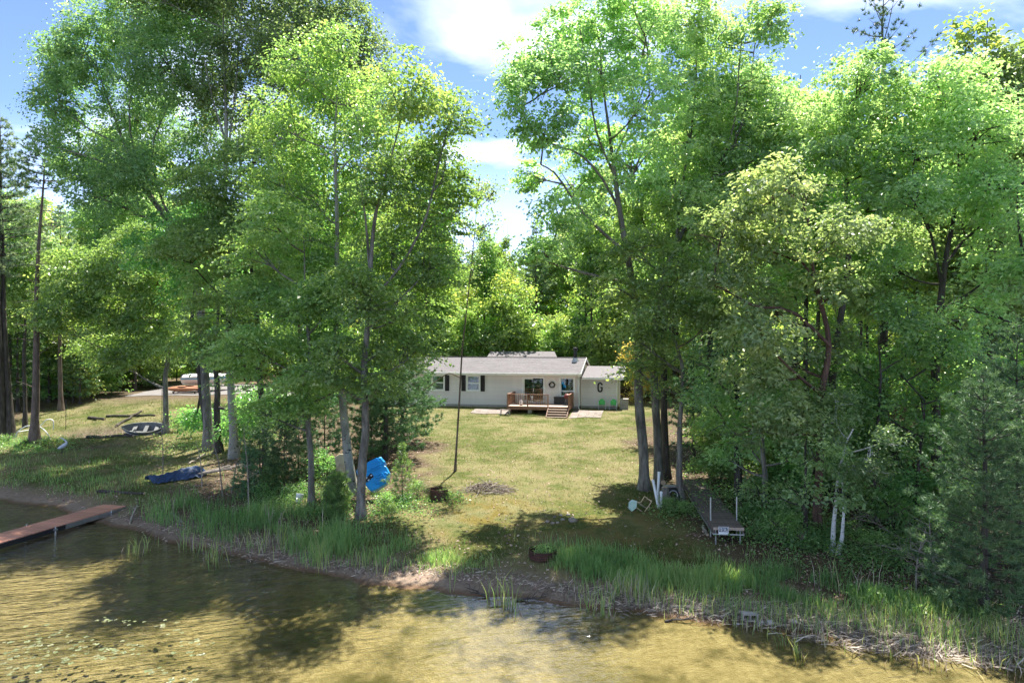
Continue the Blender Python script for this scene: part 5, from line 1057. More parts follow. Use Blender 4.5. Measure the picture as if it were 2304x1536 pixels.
cs, sn_ = math.cos(R(14)), math.sin(R(14)); wv[:, 2] += hgt(b0[0] + wv[:, 0] * cs - wv[:, 1] * sn_, b0[1] + wv[:, 0] * sn_ + wv[:, 1] * cs) - b0[2]
i = np.arange(ny - 1)[:, None]; j = np.arange(nx - 1)[None]; f = np.stack([i * nx + j, i * nx + j + 1, (i + 1) * nx + j + 1, (i + 1) * nx + j], -1).reshape(-1, 4)
obj('sheet', Geo().add(wv, f), BLUEDK, tp)
for k in range(6):
    y_ = rr4.uniform(-0.4, 0.4); g = Geo(); q = np.array([(1.0, y_ * 0.5, 0.25), (1.7, y_, 0.35), (2.4 + 0.3 * k % 0.7, y_ * 1.4, 0.5)]); tube(g, q, 0.05, 6); obj('pole', g, DEADWOOD, tp)
# pale rowboat, and dark logs added as undercut shade on the eroded bank
def at(px, py, label, name, cat, rz=0, dz=0.0, group=None): b = G(px, py); return thing(name, label, cat, (b[0], b[1], b[2] + dz), rz, group)
DULL = simple('dull_grey_metal', (0.13, 0.135, 0.14), 0.6, metal=0.2, var=0.3)
t = at(326, 974, 'grey ribbed metal rowboat lying half over on the eroded left bank', 'rowboat', 'boat', R(12)); n, m_ = 15, 9; v = []
for i in range(n):
    u = i / (n - 1) * 2 - 1; w_ = 0.55 * (1 - abs(u) ** 2.6) + 0.03
    for j in range(m_): a = math.pi * j / (m_ - 1); v.append((u * 1.35, -w_ * math.cos(a), 0.44 - 0.40 * math.sin(a) ** 0.7 * (1 - 0.5 * abs(u) ** 3) + 0.12 * u * u))
f = [(i * m_ + j, i * m_ + j + 1, (i + 1) * m_ + j + 1, (i + 1) * m_ + j) for i in range(n - 1) for j in range(m_ - 1)]; v = np.array(v)
hull = Geo().add(v, f).add(v * (0.985, 0.96, 1) + (0, 0, 0.015), [q[::-1] for q in f]); t.rotation_euler = (R(28), 0, R(12)); obj('hull', hull, DULL, t, smooth=True)
for sd_ in (0, m_ - 1): g = Geo(); tube(g, [v[i * m_ + sd_] for i in range(n)], 0.022, 6); obj('gunwale', g, ALU, t)
for k in range(3): g = Geo(); tube(g, [v[i * m_ + 2 - (k % 2)] + (0, -0.02, -0.012 - 0.02 * k) for i in range(1, n - 1)], 0.014, 4); obj('hull_rib', g, ALU, t)
for xx_ in (-0.6, 0.1, 0.75): g = Geo(); bbox(g, xx_ - 0.12, xx_ + 0.12, -0.42, 0.42, 0.30, 0.325); obj('seat', g, DULL, t)
def log(label, x0, x1, r_, mat=BARK['dark'], lift=0.0, cat='log', name='log', seed=0):
    a, b = G(*x0), G(*x1); c = (a + b) / 2; t = thing(name, label, cat, (c[0], c[1], hz(c[0], c[1])), 0); rng = np.random.default_rng(seed + 40)
    q = np.array([a + (b - a) * u for u in np.linspace(0, 1, 7)]) - np.array((c[0], c[1], hz(c[0], c[1]))); q[:, 2] += r_ * 0.7 + np.linspace(0, lift, 7); q[1:-1] += rng.normal(0, r_ * 0.35, (5, 3))
    g = Geo(); tube(g, q, r_ * np.linspace(1.1, 0.8, 7), 8, wob=0.08, rng=rng); obj('bark', g, mat, t, smooth=True)
    for e in (0, -1):
        d = unit(q[e] - q[3]); g = Geo(); tube(g, [q[e], q[e] + d * 0.012], r_ * 0.8, 8); obj('cut_end', g, ENDGRAIN, t)
    return t
log('slanting dark log shape standing in for undercut shade on the upper eroded ledge of the left bank', (262, 960), (318, 935), 0.09, lift=0.3, seed=1)  # the five dark ledge logs stand in for the shade of the undercuts
log('long dark log shape standing in for undercut shade along the lower eroded ledge of the left bank', (196, 985), (300, 983), 0.10, seed=2)
log('dark log shape standing in for undercut shade under the grey rowboat at the right end of the lower ledge', (278, 980), (352, 972), 0.09, seed=3)
log('short stubby log shape standing in for undercut shade at the left end of the upper eroded ledge', (200, 942), (236, 945), 0.11, seed=4)
log('dark log shape standing in for undercut shade at the back of the upper eroded ledge', (240, 938), (350, 936), 0.09, seed=9)
log('low dark timber along the sand behind the red dock', (222, 1108), (325, 1112), 0.08, seed=5)
log('bleached driftwood log lying among the reeds right of the red dock', (385, 1155), (413, 1178), 0.05, mat=DEADWOOD, seed=6)
log('pale driftwood stick on the wet sand between the reeds and the red dock', (292, 1178), (308, 1152), 0.035, mat=DEADWOOD, lift=0.25, seed=7)
log('thin pale plank beside the crumpled blue tarp', (425, 1045), (462, 1030), 0.06, mat=DEADWOOD, lift=0.2, seed=8)
log('weathered beam on the grass left of the front end of the stored dock', (1582, 1188), (1592, 1206), 0.06, mat=DEADWOOD, seed=10)
# heron ornament
t = at(141, 1020, 'grey heron ornament with S curved neck standing in the grass on the left bank', 'heron_ornament', 'ornament', R(5)); g = Geo()
neck = catmull([(-0.28, 0, 0.30), (-0.12, 0, 0.36), (0.06, 0, 0.46), (0.20, 0, 0.58), (0.22, 0, 0.70), (0.14, 0, 0.78), (0.05, 0, 0.85), (-0.02, 0, 0.91)], 22); rad = np.interp(np.linspace(0, 1, 22), [0, .12, .3, .5, .7, .88, 1], [0.03, 0.10, 0.125, 0.075, 0.042, 0.038, 0.045])
tube(g, neck, rad, 10); obj('body', g, HERON, t, smooth=True)
g = Geo(); tube(g, [(-0.01, 0, 0.91), (-0.07, 0, 0.93), (-0.2, 0, 0.92)], [0.045, 0.03, 0.005], 8); obj('beak', g, HERON, t)
for y in (-0.04, 0.04): g = Geo(); tube(g, [(-0.05, y, 0.34), (-0.03, y, 0.16), (-0.06, y, -0.03)], 0.012, 5); obj('leg', g, DARKMETAL, t)
# white tube frame under the pines
t = at(72, 990, 'white bent tube frame standing around the bare pine trunk on the left bank', 'tube_frame', 'frame', 0)
for pts in ([(-1.15, 0, 0), (-0.95, 0, 0.55), (-0.4, 0, 0.92), (0.1, 0, 0.95), (0.5, 0.1, 0.85), (0.95, 0.1, 0.45), (1.15, 0.1, 0)], [(-0.75, 0.8, 0), (-0.6, 0.8, 0.6), (0, 0.9, 0.9), (0.35, 0.9, 1.25), (0.8, 0.9, 1.2), (0.82, 0.9, 0.6)], [(-0.5, 0.4, 0), (-0.45, 0.4, 0.75)], [(-0.95, 0, 0.55), (-0.6, 0.8, 0.6)]):
    g = Geo(); tube(g, catmull(pts, 20), 0.03, 6); obj('tube', g, WHITEPL, t)
for (px, py, h) in ((148, 966, 2.1), (364, 960, 2.6)):
    t = at(px, py, 'thin dark stake standing on the grassy left bank' if px < 200 else 'thin dark stake near the slim trunk on the left bank', 'stake', 'stake'); g = Geo(); tube(g, [(0, 0, -0.1), (0.02, 0, h)], 0.022, 6); obj('rod', g, DARKMETAL, t); g = Geo(); tube(g, [(0.02, 0, h), (0.02, 0, h + 0.03)], 0.035, 6); obj('rod_cap', g, DARKMETAL, t)
# boat and kayaks on the driveway edge
x, y = -30.2, 69.0; t = thing('trailer_boat', 'white and blue boat on a trailer parked on the driveway behind the trunks', 'boat', on(x, y, 0.035), R(4)); n, m_ = 17, 9; v = []
for i in range(n):
    u = i / (n - 1); w_ = 0.95 * (1 - max(0, (u - 0.55) / 0.45) ** 2.2) + 0.02
    for j in range(m_): a = math.pi * j / (m_ - 1); v.append((-2.4 + u * 5.0, -w_ * math.cos(a), 1.35 - 0.75 * math.sin(a) ** 0.8 * (1 - 0.55 * max(0, u - 0.6) / 0.4) + 0.22 * u ** 3))
f = [(i * m_ + j, i * m_ + j + 1, (i + 1) * m_ + j + 1, (i + 1) * m_ + j) for i in range(n - 1) for j in range(m_ - 1)] + [tuple(range(m_))[::-1]]
obj('hull', Geo().add(v, f), WHITE, t, smooth=True); v = np.array(v)
for sd_ in (0, m_ - 1):
    g = Geo(); q = np.array([v[i * m_ + sd_] for i in range(n)]); s_ = -1 if sd_ == 0 else 1; up = q + (0, s_ * 0.012, -0.05); dn = q + (0, s_ * 0.012, -0.22); dn[:, 1] -= s_ * 0.004
    g.add(np.concatenate([up, dn]), [(i, i + 1, n + i + 1, n + i) for i in range(n - 1)]); obj('stripe', g, BLUEPALE, t)
g = Geo(); xx, yy = np.meshgrid(np.linspace(-2.3, 2.2, 24), np.linspace(-0.9, 0.9, 12)); cz_ = 1.42 + 0.30 * (1 - (yy / 0.95) ** 2) * (1 - 0.4 * np.abs(xx / 2.4)) + 0.05 * sn(xx, yy, 4, 1); yw = yy * (1 - np.maximum(0, (xx + 0.2) / 2.45) ** 2.2 * 0.95)
i = np.arange(11)[:, None]; j = np.arange(23)[None]; obj('cover', Geo().add(np.stack([xx, yw, cz_], -1).reshape(-1, 3), np.stack([i * 24 + j, i * 24 + j + 1, (i + 1) * 24 + j + 1, (i + 1) * 24 + j], -1).reshape(-1, 4)), WHITEPL, t, smooth=True)
g = Geo(); bbox(g, -2.2, 3.4, -0.05, 0.05, 0.42, 0.5); bbox(g, -1.9, 1.0, -0.85, -0.77, 0.42, 0.5); bbox(g, -1.9, 1.0, 0.77, 0.85, 0.42, 0.5); bbox(g, -0.9, -0.8, -0.77, 0.77, 0.42, 0.5); obj('trailer', g, DARKMETAL, t)
for s_ in (-1, 1): g = Geo(); tube(g, [(-0.7, s_ * 0.95, 0.3), (-0.7, s_ * 1.15, 0.3)], 0.3, 16); wh = obj('wheel', g, BLACK, t); g = Geo(); tube(g, [(-0.7, s_ * 1.1, 0.3), (-0.7, s_ * 1.16, 0.3)], 0.16, 12); obj('rim', g, ALU, wh)
g = Geo(); bbox(g, -2.65, -2.42, -0.2, 0.2, 0.7, 1.6); obj('outboard_motor', g, DARKMETAL, t)
def kayak(x, y, z, rz, label):
    t = thing('kayak', label, 'kayak', (x, y, z), rz, 'orange kayaks by the driveway'); n = 15; q = np.stack([np.linspace(-1.8, 1.8, n), 0 * np.arange(n), 0.22 + 0.14 * (np.abs(np.linspace(-1, 1, n)) ** 3)], 1)
    g = Geo(); tube(g, q, 0.30 * (1 - np.abs(np.linspace(-1, 1, n)) ** 2.4) + 0.02, 10); g.v[0][:, 2] = 0.22 + (g.v[0][:, 2] - 0.22) * 0.7; obj('hull', g, ORANGE, t, smooth=True)
    g = Geo(); th = np.linspace(0, 2 * math.pi, 17); tube(g, np.stack([0.45 * np.cos(th), 0.2 * np.sin(th), 0.44 + 0 * th], 1), 0.025, 6); ck = obj('cockpit_rim', g, BLACK, t)
    g = Geo(); g.add(np.stack([0.43 * np.cos(th[:-1]), 0.19 * np.sin(th[:-1]), 0.435 + 0 * th[:-1]], 1), [tuple(range(16))]); obj('cockpit', g, BLACK, ck)
kayak(-31.6, 66.3, hz(-31.6, 66.3) + 0.24, R(3), 'orange kayak resting on the rack behind the leaning trunks, the nearer one'); kayak(-31.2, 67.1, hz(-31.2, 67.1) + 0.32, R(5), 'orange kayak on the rack behind the leaning trunks, the farther one next to the boat')
t = thing('kayak_rack', 'low timber rack holding the orange kayaks at the driveway edge', 'rack', on(-31.4, 66.7), R(3))
for xx_ in (-1.0, 1.0):
    for yy_ in (-0.5, 0.8): g = Geo(); bbox(g, xx_ - 0.05, xx_ + 0.05, yy_ - 0.05, yy_ + 0.05, -0.2, 0.17 + 0.08 * (yy_ > 0)); obj('post', g, WOODGREY, t)
    g = Geo(); box(g, (xx_, 0.15, 0.25), (0.1, 1.6, 0.08), Matrix.Rotation(R(3.5), 3, 'X')); obj('crossbar', g, WOODGREY, t)
# dead saplings
def dead(label, px, py, h, seed, lean):
    b = G(px, py); t = thing('dead_sapling', label, 'dead tree', tuple(b)); rng = np.random.default_rng(seed); T = catmull([(0, 0, -0.1), (lean * 0.4, 0.1, h * 0.5), (lean, 0, h)], 9); g = Geo(); tube(g, T, np.linspace(0.035, 0.008, 9), 5); obj('trunk', g, DEADWOOD, t); g = Geo()
    for k in range(11):
        i = rng.integers(2, 8); a = rng.uniform(0, 6.28); L = rng.uniform(0.3, 0.9); d = np.array((math.cos(a), math.sin(a), rng.uniform(0.2, 0.9))); e = T[i] + d * L; tube(g, bez(T[i], T[i] + d * L * 0.5 + (0, 0, -.05), e, 4), np.linspace(0.013, 0.004, 4), 3); tube(g, [T[i] + d * L * 0.5, T[i] + d * L * 0.5 + rng.normal(0, 0.25, 3)], 0.005, 3)
    obj('branches', g, DEADWOOD, t)
for a in (('bare dead sapling leaning left in front of the trunk clump', 502, 1118, 3.0, 1, -0.6), ('upright bare dead sapling with forked top beside the reed bed', 560, 1148, 3.6, 2, -0.25), ('thin bare dead stem among the reeds below the blue tarp', 455, 1095, 2.2, 3, -0.3), ('small reddish bare sapling standing before the blue tarp', 366, 1085, 3.0, 4, -0.1), ('bare dead sapling leaning right between the young pines', 520, 1110, 2.6, 5, 0.5), ('dead bare bush stem at the right shore in front of the dark pine', 2105, 1300, 2.0, 6, -0.2), ('bare dead stem behind the right shore grass', 2060, 1330, 1.8, 8, 0.3)): dead(*a)
# fallen branches in the dark brush at right
for i in range(6):
    px, py = rf.uniform(1930, 2130), rf.uniform(1150, 1300); b = G(px, py); t = thing('fallen_branch', 'dead grey branch lying in the dark brush right of the white birches', 'branch', (b[0], b[1], b[2] + 0.1), rf.uniform(0, 6.28), 'dead branches right of the birches'); g = Geo(); rng = np.random.default_rng(60 + i); q = catmull([(-1.1, 0, 0), (-0.2, 0.15, 0.25), (0.6, -0.1, 0.45), (1.3, 0.1, 0.5)], 10); tube(g, q, np.linspace(0.03, 0.008, 10), 5)
    for k in range(7): c = q[rng.integers(2, 9)]; tube(g, [c, c + rng.normal(0, 0.2, 3) + (0.2, 0, 0.1), c + rng.normal(0, 0.3, 3) + (0.45, 0, 0.1)], [0.012, 0.008, 0.004], 3)
    obj('wood', g, DEADWOOD, t)
# ------------------------------------------------------------------ clutter on the lawn
t = at(671, 1130, 'white plastic bucket tilted on the ground left of the slim grey maple', 'bucket', 'bucket', 0.4); t.rotation_euler = (R(-12), R(10), 0); g = Geo(); lathe(g, [(0.001, 0.0), (0.135, 0.0), (0.155, 0.33), (0.165, 0.33), (0.165, 0.36), (0.15, 0.36), (0.13, 0.02), (0.001, 0.02)], 18); obj('pail', g, WHITEPL, t)
g = Geo(); tube(g, catmull([(-0.165, 0, 0.33), (-0.1, -0.14, 0.25), (0, -0.19, 0.22), (0.1, -0.14, 0.25), (0.165, 0, 0.33)], 12), 0.006, 4); obj('handle', g, ALU, t)
def ring(label, px, py, r_, h, hoops):
    t = at(px, py, label, 'fire_ring', 'fire ring', 0.3, -0.02); g = Geo(); lathe(g, [(r_, 0), (r_ + 0.004, h), (r_ - 0.012, h), (r_ - 0.016, 0)], 32); obj('wall', g, RUST, t, smooth=False)
    for z in hoops: g = Geo(); th = np.linspace(0, 2 * math.pi, 33); tube(g, np.stack([(r_ + 0.008) * np.cos(th), (r_ + 0.008) * np.sin(th), z + 0 * th], 1), 0.018, 6, cap=False); obj('hoop', g, RUST, t)
    g = Geo(); lathe(g, [(r_ - 0.017, 0.1), (0.25, 0.13), (0.001, 0.12)], 20); obj('ash', g, LITTER, t)
    return t
t = ring('rusty ribbed fire ring with weeds inside near the shore grass', 1222, 1254, 0.46, 0.27, (0.06, 0.13, 0.20, 0.265)); rng = np.random.default_rng(9); lg_ = Geo(); m = 130
C = np.stack([rng.normal(-0.02, 0.16, m), rng.normal(0, 0.14, m), rng.uniform(0.14, 0.42, m)], 1); nr = unit(np.array((0, 0, 1.0)) + rng.normal(0, 0.5, (m, 3))); ax = unit(rng.normal(size=(m, 3))); lg_.add(*leaves(rng, C, ax, nr, rng.uniform(0.07, 0.13, m), rng.uniform(0.04, 0.08, m), rng.uniform(0.4, 1, m))); wt = thing('weed', 'bright green weed growing inside the rusty ribbed fire ring', 'weed', tuple(np.array(t.location))); obj('foliage', lg_, LEAF['maple'], wt, attr='leafvar'); g = Geo(); [tube(g, [(0, 0, 0.08), (0.1 * math.cos(k), 0.1 * math.sin(k), 0.35)], 0.006, 3) for k in range(6)]; obj('stem', g, LEAF['maple'], wt)
ring('plain rusty steel fire ring left of the brush pile', 988, 1120, 0.38, 0.40, (0.39,))
t = at(1096, 1102, 'low heap of cut brown brush and sticks on the lawn', 'brush_pile', 'brush pile'); rng = np.random.default_rng(12); sm5 = []
for k in range(5): q = catmull([(-0.5, 0, 0), (-0.1, rng.normal(0, .06), 0.04), (0.3, rng.normal(0, .06), 0.02), (0.6, rng.normal(0, .12), 0.05)], 7); g = Geo(); tube(g, q, np.linspace(0.018, 0.006, 7), 5); tube(g, [q[4], q[4] + (0.16, 0.12, 0.05)], 0.006, 3); e = g.mesh('stick'); e.materials.append((DEADWOOD, BARK['brown'])[k % 2]); sm5.append(e)
for k in range(150):
    r_ = rng.uniform(0, 1) ** 0.6; a = rng.uniform(0, 6.28); x, y = r_ * 1.05 * math.cos(a), r_ * 0.75 * math.sin(a); o = obj('stick', sm5[k % 5], None, t, (x, y, hz(t.location[0] + x, t.location[1] + y) - t.location[2] + 0.03 + rng.uniform(0, 0.34) * (1 - r_)), rot=(rng.normal(0, 0.12), rng.normal(0, 0.22), rng.uniform(0, 6.28))); o.scale = (rng.uniform(0.5, 1.1),) * 3
def rock(px, py, s, seed, label, group=None, mat=STONE):
    b = G(px, py); t = thing('rock', label, 'stone', (b[0], b[1], b[2]), 0, group); rng = np.random.default_rng(seed); n, m_ = 7, 10; v = []
    for i in range(n + 1):
        ph = math.pi * i / n
        for j in range(m_): th = 6.283 * j / m_; r_ = 1 + 0.15 * math.sin(3 * th + seed) * math.sin(ph) + rng.normal(0, 0.05); v.append((r_ * math.sin(ph) * math.cos(th), 0.8 * r_ * math.sin(ph) * math.sin(th), 0.6 * r_ * math.cos(ph) + 0.35))
    o = obj('stone', Geo().add(np.array(v) * s, [(i * m_ + j, (i + 1) * m_ + j, (i + 1) * m_ + (j + 1) % m_, i * m_ + (j + 1) % m_) for i in range(n) for j in range(m_)]), mat, t, smooth=True); return t
for i, (px, py, s) in enumerate(((1232, 1176, 0.13), (1243, 1179, 0.11), (1254, 1177, 0.09), (1266, 1170, 0.12), (1279, 1160, 0.12), (1262, 1160, 0.10), (1248, 1164, 0.08))): rock(px, py, s * 0.75, i, 'small grey fieldstone in the loose stone ring on the lawn', 'stones of the loose stone ring')
rock(1288, 1174, 0.17, 20, 'largest rounded fieldstone at the right end of the loose stone ring')
# tipped patio chair
t = at(1440, 1150, 'mint green folding chair tipped over on the grass left of the oak group', 'folding_chair', 'chair', 0); kc = 28.0 / FPX / 7.68
def cp(x, y, d=0.0): return ((x - 300) * kc, d, (850 - y) * kc)
g = Geo(); tube(g, catmull([cp(245, 790), cp(340, 855), cp(380, 850), cp(490, 690), cp(480, 670), cp(415, 640)], 24), 0.016, 6); tube(g, catmull([cp(245, 720, 0.42), cp(345, 740, 0.45), cp(410, 640, 0.42)], 14), 0.016, 6); tube(g, [cp(490, 690), cp(415, 640, 0.42)], 0.014, 6); tube(g, [cp(270, 715, 0.3), cp(415, 800)], 0.014, 6); obj('frame', g, ENDGRAIN, t)
g = Geo(); v = [(*cp(105, 800)[:1], 0.0, cp(0, 800)[2]), (*cp(160, 850)[:1], -0.03, cp(0, 852)[2]), (*cp(240, 790)[:1], 0.0, cp(0, 790)[2]), (*cp(280, 715)[:1], 0.35, cp(0, 715)[2]), (*cp(195, 690)[:1], 0.38, cp(0, 690)[2]), (*cp(135, 730)[:1], 0.36, cp(0, 735)[2])]; v = np.array(v); g.add(np.concatenate([v, v + (0.01, 0.04, -0.02)]), [(0, 1, 2, 3, 4, 5), (11, 10, 9, 8, 7, 6)] + [(i, 6 + i, 6 + (i + 1) % 6, (i + 1) % 6) for i in range(6)]); obj('backrest', g, MINT, t)
g = Geo(); v = np.array([cp(285, 722, 0.02), cp(425, 800, 0.0), cp(400, 820, 0.38), cp(265, 745, 0.40)]); g.add(np.concatenate([v, v - (0, 0, 0.02)]), [(0, 1, 2, 3), (7, 6, 5, 4)]); obj('seat', g, MINT, t)
# white pipes leaning on the oaks
for lab, b_, tpx, r_ in (('white plastic pipe leaning left against the oak group', (1482, 1143), (1469, 1079, 0.5), 0.055), ('tallest white plastic pipe standing almost upright between the oaks', (1479, 1130), (1483, 1061, 0.35), 0.058), ('short white pipe stub standing beside the split log', (1487, 1140), (1488, 1105, 0.1), 0.06)):
    b = G(*b_); e = P(tpx[0], tpx[1], b[1] + tpx[2]); t = thing('white_pipe', lab, 'pipe', tuple(b)); g = Geo(); e = e - b; d = unit(e); tube(g, [(0, 0, -0.02), tuple(e)], r_, 12, cap=False); tube(g, [(0, 0, -0.02), tuple(e - d * 0.01)], r_ * 0.86, 12, cap=False); obj('pipe', g, WHITEPL, t, smooth=True); g = Geo(); tube(g, [tuple(e - d * 0.08), tuple(e + d * 0.004)], r_ * 1.1, 12, cap=False); obj('pipe_collar', g, WHITEPL, t, smooth=True)
t = at(1497, 1136, 'rough upright split log standing beside the white pipes', 'split_log', 'log'); g = Geo(); tube(g, [(0, 0, -0.05), (-0.03, 0, 0.4), (-0.02, 0, 0.72)], [0.17, 0.15, 0.13], 9, wob=0.14, rng=np.random.default_rng(3)); obj('bark', g, BARK['grey'], t); g = Geo(); tube(g, [(-0.02, 0, 0.722), (-0.02, 0, 0.735)], 0.11, 9); obj('cut_end', g, ENDGRAIN, t)
t = at(1510, 1118, 'grey board laid across a stump behind the lichen spotted maple', 'plank_bench', 'bench', R(-4)); g = Geo(); bbox(g, -0.32, 0.30, -0.14, 0.14, 0.42, 0.48); obj('board', g, CONC, t); g = Geo(); tube(g, [(-0.12, 0, -0.05), (-0.12, 0, 0.418)], 0.14, 9, wob=0.08, rng=np.random.default_rng(5)); obj('stump', g, BARK['dark'], t); g = Geo(); tube(g, [(0.2, 0, -0.05), (0.2, 0, 0.418)], 0.10, 9); obj('stump', g, BARK['dark'], t)
t = at(1491, 1100, 'round cut log end lying among the trunks of the oak group', 'log_round', 'log'); g = Geo(); tube(g, [(0, -0.1, 0.3), (0, 0.25, 0.3)], 0.12, 10); obj('bark', g, BARK['brown'], t); g = Geo(); tube(g, [(0, -0.115, 0.3), (0, -0.101, 0.3)], 0.105, 10); obj('cut_end', g, ENDGRAIN, t); g = Geo(); tube(g, [(0, 0.1, -0.05), (0, 0.1, 0.2)], 0.1, 8); obj('stump', g, BARK['dark'], t)
t = at(1516, 1128, 'old dark tyre leaning at the foot of the lichen spotted maple', 'tyre', 'tyre'); t.rotation_euler = (R(-15), 0, 0); g = Geo(); th = np.linspace(0, 2 * math.pi, 25); tube(g, np.stack([0.24 * np.cos(th), 0 * th, 0.27 + 0.24 * np.sin(th)], 1), 0.06, 8, cap=False); obj('tread', g, BLACK, t, smooth=True); g = Geo(); tube(g, np.stack([0.17 * np.cos(th), 0 * th, 0.27 + 0.17 * np.sin(th)], 1), 0.02, 6, cap=False); obj('rim', g, ALU, t)
# concrete block and stones at the right shore
t = at(1687, 1397, 'grey hollow concrete block lying on the right shore', 'concrete_block', 'block', R(-6), 0.02); g = Geo()
for x0, x1 in ((-0.2, -0.165), (-0.018, 0.018), (0.165, 0.2)): bbox(g, x0, x1, -0.1, 0.1, 0.0352, 0.1648)
bbox(g, -0.2, 0.2, -0.1, 0.1, 0, 0.035); bbox(g, -0.2, 0.2, -0.1, 0.1, 0.165, 0.2); obj('block', g, CONC, t); g = Geo(); bbox(g, -0.164, 0.164, 0.06, 0.09, 0.036, 0.164); obj('hole_shade', g, simple('block_hole_shade', (0.05, 0.047, 0.045), 0.9), t)  # dark plate added inside the holes, their shade put into its colour
for i, (px, py, s) in enumerate(((1712, 1404, 0.1), (1733, 1405, 0.12), (1786, 1403, 0.11), (1707, 1408, 0.06), (1800, 1392, 0.08), (1660, 1405, 0.05))): rock(px, py, s, 30 + i, 'pale flat stone on the right shore near the concrete block', 'stones by the concrete block', CONC)
# driftwood on the middle shore
for i, (px, py, L, lab) in enumerate(((1195, 1352, 0.9, 'dark forked driftwood branch at the water line in the middle of the shore'), (1075, 1338, 0.7, 'small dark driftwood branch on the sand in the middle of the shore'), (1530, 1400, 0.8, 'flat dark stick at the water edge on the right of the middle shore'), (1545, 1372, 0.9, 'pale tangled stick on the litter above the right water edge'))):
    b = G(px, py); t = thing('driftwood', lab, 'driftwood', (b[0], b[1], b[2] + 0.02), (0.1, 2.6, 0.0, -0.4)[i]); rng = np.random.default_rng(80 + i); g = Geo(); q = catmull([(-L / 2, 0, 0), (-L / 6, 0.05, 0.04), (L / 5, -0.04, 0.07), (L / 2, 0.03, 0.1)], 9); tube(g, q, np.linspace(0.035, 0.012, 9), 6, wob=0.15, rng=rng)
    for k in range(5): c = q[rng.integers(2, 8)]; tube(g, [c, c + (0.12, rng.normal(0, 0.12), 0.06), c + (0.25, rng.normal(0, 0.2), 0.14)], [0.014, 0.01, 0.004], 4)
    obj('wood', g, BARK['dark'] if i != 3 else DEADWOOD, t)
# lily pads
LILY = leafmat('lily_pads', (0.055, 0.075, 0.022), (0.085, 0.105, 0.035), (0.13, 0.135, 0.05), trans=0.1, objvar=0.25, spec=0.3)
pads = []
for k in range(4):
    g = Geo(); th = np.linspace(0.25, 6.03, 13); v = np.concatenate([[(0.015, 0, 0.004)], np.stack([np.cos(th) * (1 + 0.06 * np.sin(th * 3 + k)), np.sin(th), 0.004 + 0.02 * np.sin(th * 2 + k) ** 2], 1)]); v[:, :2] *= 0.085; g.add(v, [(0, i, i + 1) for i in range(1, 13)], np.full(14, 0.3 + 0.18 * k)); e = g.mesh('lily_pad', False, 'leafvar'); e.materials.append(LILY); pads.append(e)
rl = np.random.default_rng(14); n = 0
for (cx, cy_, sx, sy, m) in ((40, 1465, 50, 14, 34), (110, 1432, 35, 14, 18), (265, 1394, 30, 7, 14), (185, 1455, 30, 12, 18), (255, 1463, 22, 6, 14), (300, 1450, 30, 8, 8), (440, 1446, 25, 6, 10), (375, 1412, 20, 8, 12), (430, 1470, 15, 4, 6), (155, 1485, 20, 5, 8), (350, 1508, 20, 5, 8), (410, 1532, 25, 5, 8), (235, 1480, 12, 4, 5), (60, 1505, 40, 10, 12)):
    for _ in range(m):
        px, py = rl.normal(cx, sx), rl.normal(cy_, sy); D = CAMZ * FPX / (py - 768); x = (px - 1152) / FPX * D; o = bpy.data.objects.new('lily_pad', pads[n % 4]); COL.objects.link(o); s = rl.uniform(0.35, 0.85); o.location = (x, D, 0.004 + 0.0004 * (n % 12)); o.rotation_euler = (0, 0, rl.uniform(0, 6.28)); o.scale = (s, s, s)
        tag(o, 'small pale yellow green lily pad floating on the shallow water', 'lily pad', 'lily pads on the lake'); n += 1
# ------------------------------------------------------------------ grass, reeds, litter (stuff)
def blades(rng, x, y, z, h, w, lean, var, seg=1, bend=0.5):
    n = len(x); a = rng.uniform(0, 6.28, n); ld = np.stack([np.cos(a), np.sin(a), 0 * a], 1); b = rng.uniform(0, 6.28, n); sd_ = np.stack([np.cos(b), np.sin(b), 0 * b], 1) * (w / 2)[:, None]
    p0 = np.stack([x, y, z], 1); up = np.array((0, 0, 1.0))
    if seg == 1:
        t = p0 + up * h[:, None] + ld * (h * lean)[:, None]; v = np.stack([p0 - sd_, p0 + sd_, t], 1).reshape(-1, 3); return v, np.arange(3 * n).reshape(-1, 3), np.repeat(var, 3)
    m1 = p0 + up * (h * 0.55)[:, None] + ld * (h * lean * 0.3)[:, None]; t = p0 + up * h[:, None] * (1 - bend * lean[:, None] ** 2 if hasattr(lean, '__len__') else 1) + ld * (h * lean)[:, None]
    v = np.stack([p0 - sd_, p0 + sd_, m1 + sd_ * 0.8, m1 - sd_ * 0.8, t], 1).reshape(-1, 3); k = np.arange(n)[:, None] * 5
    return v, np.concatenate([k + np.array([[0, 1, 2]]), k + np.array([[0, 2, 3]]), k + np.array([[3, 2, 4]])]), np.repeat(var, 5)
rg = np.random.default_rng(77)
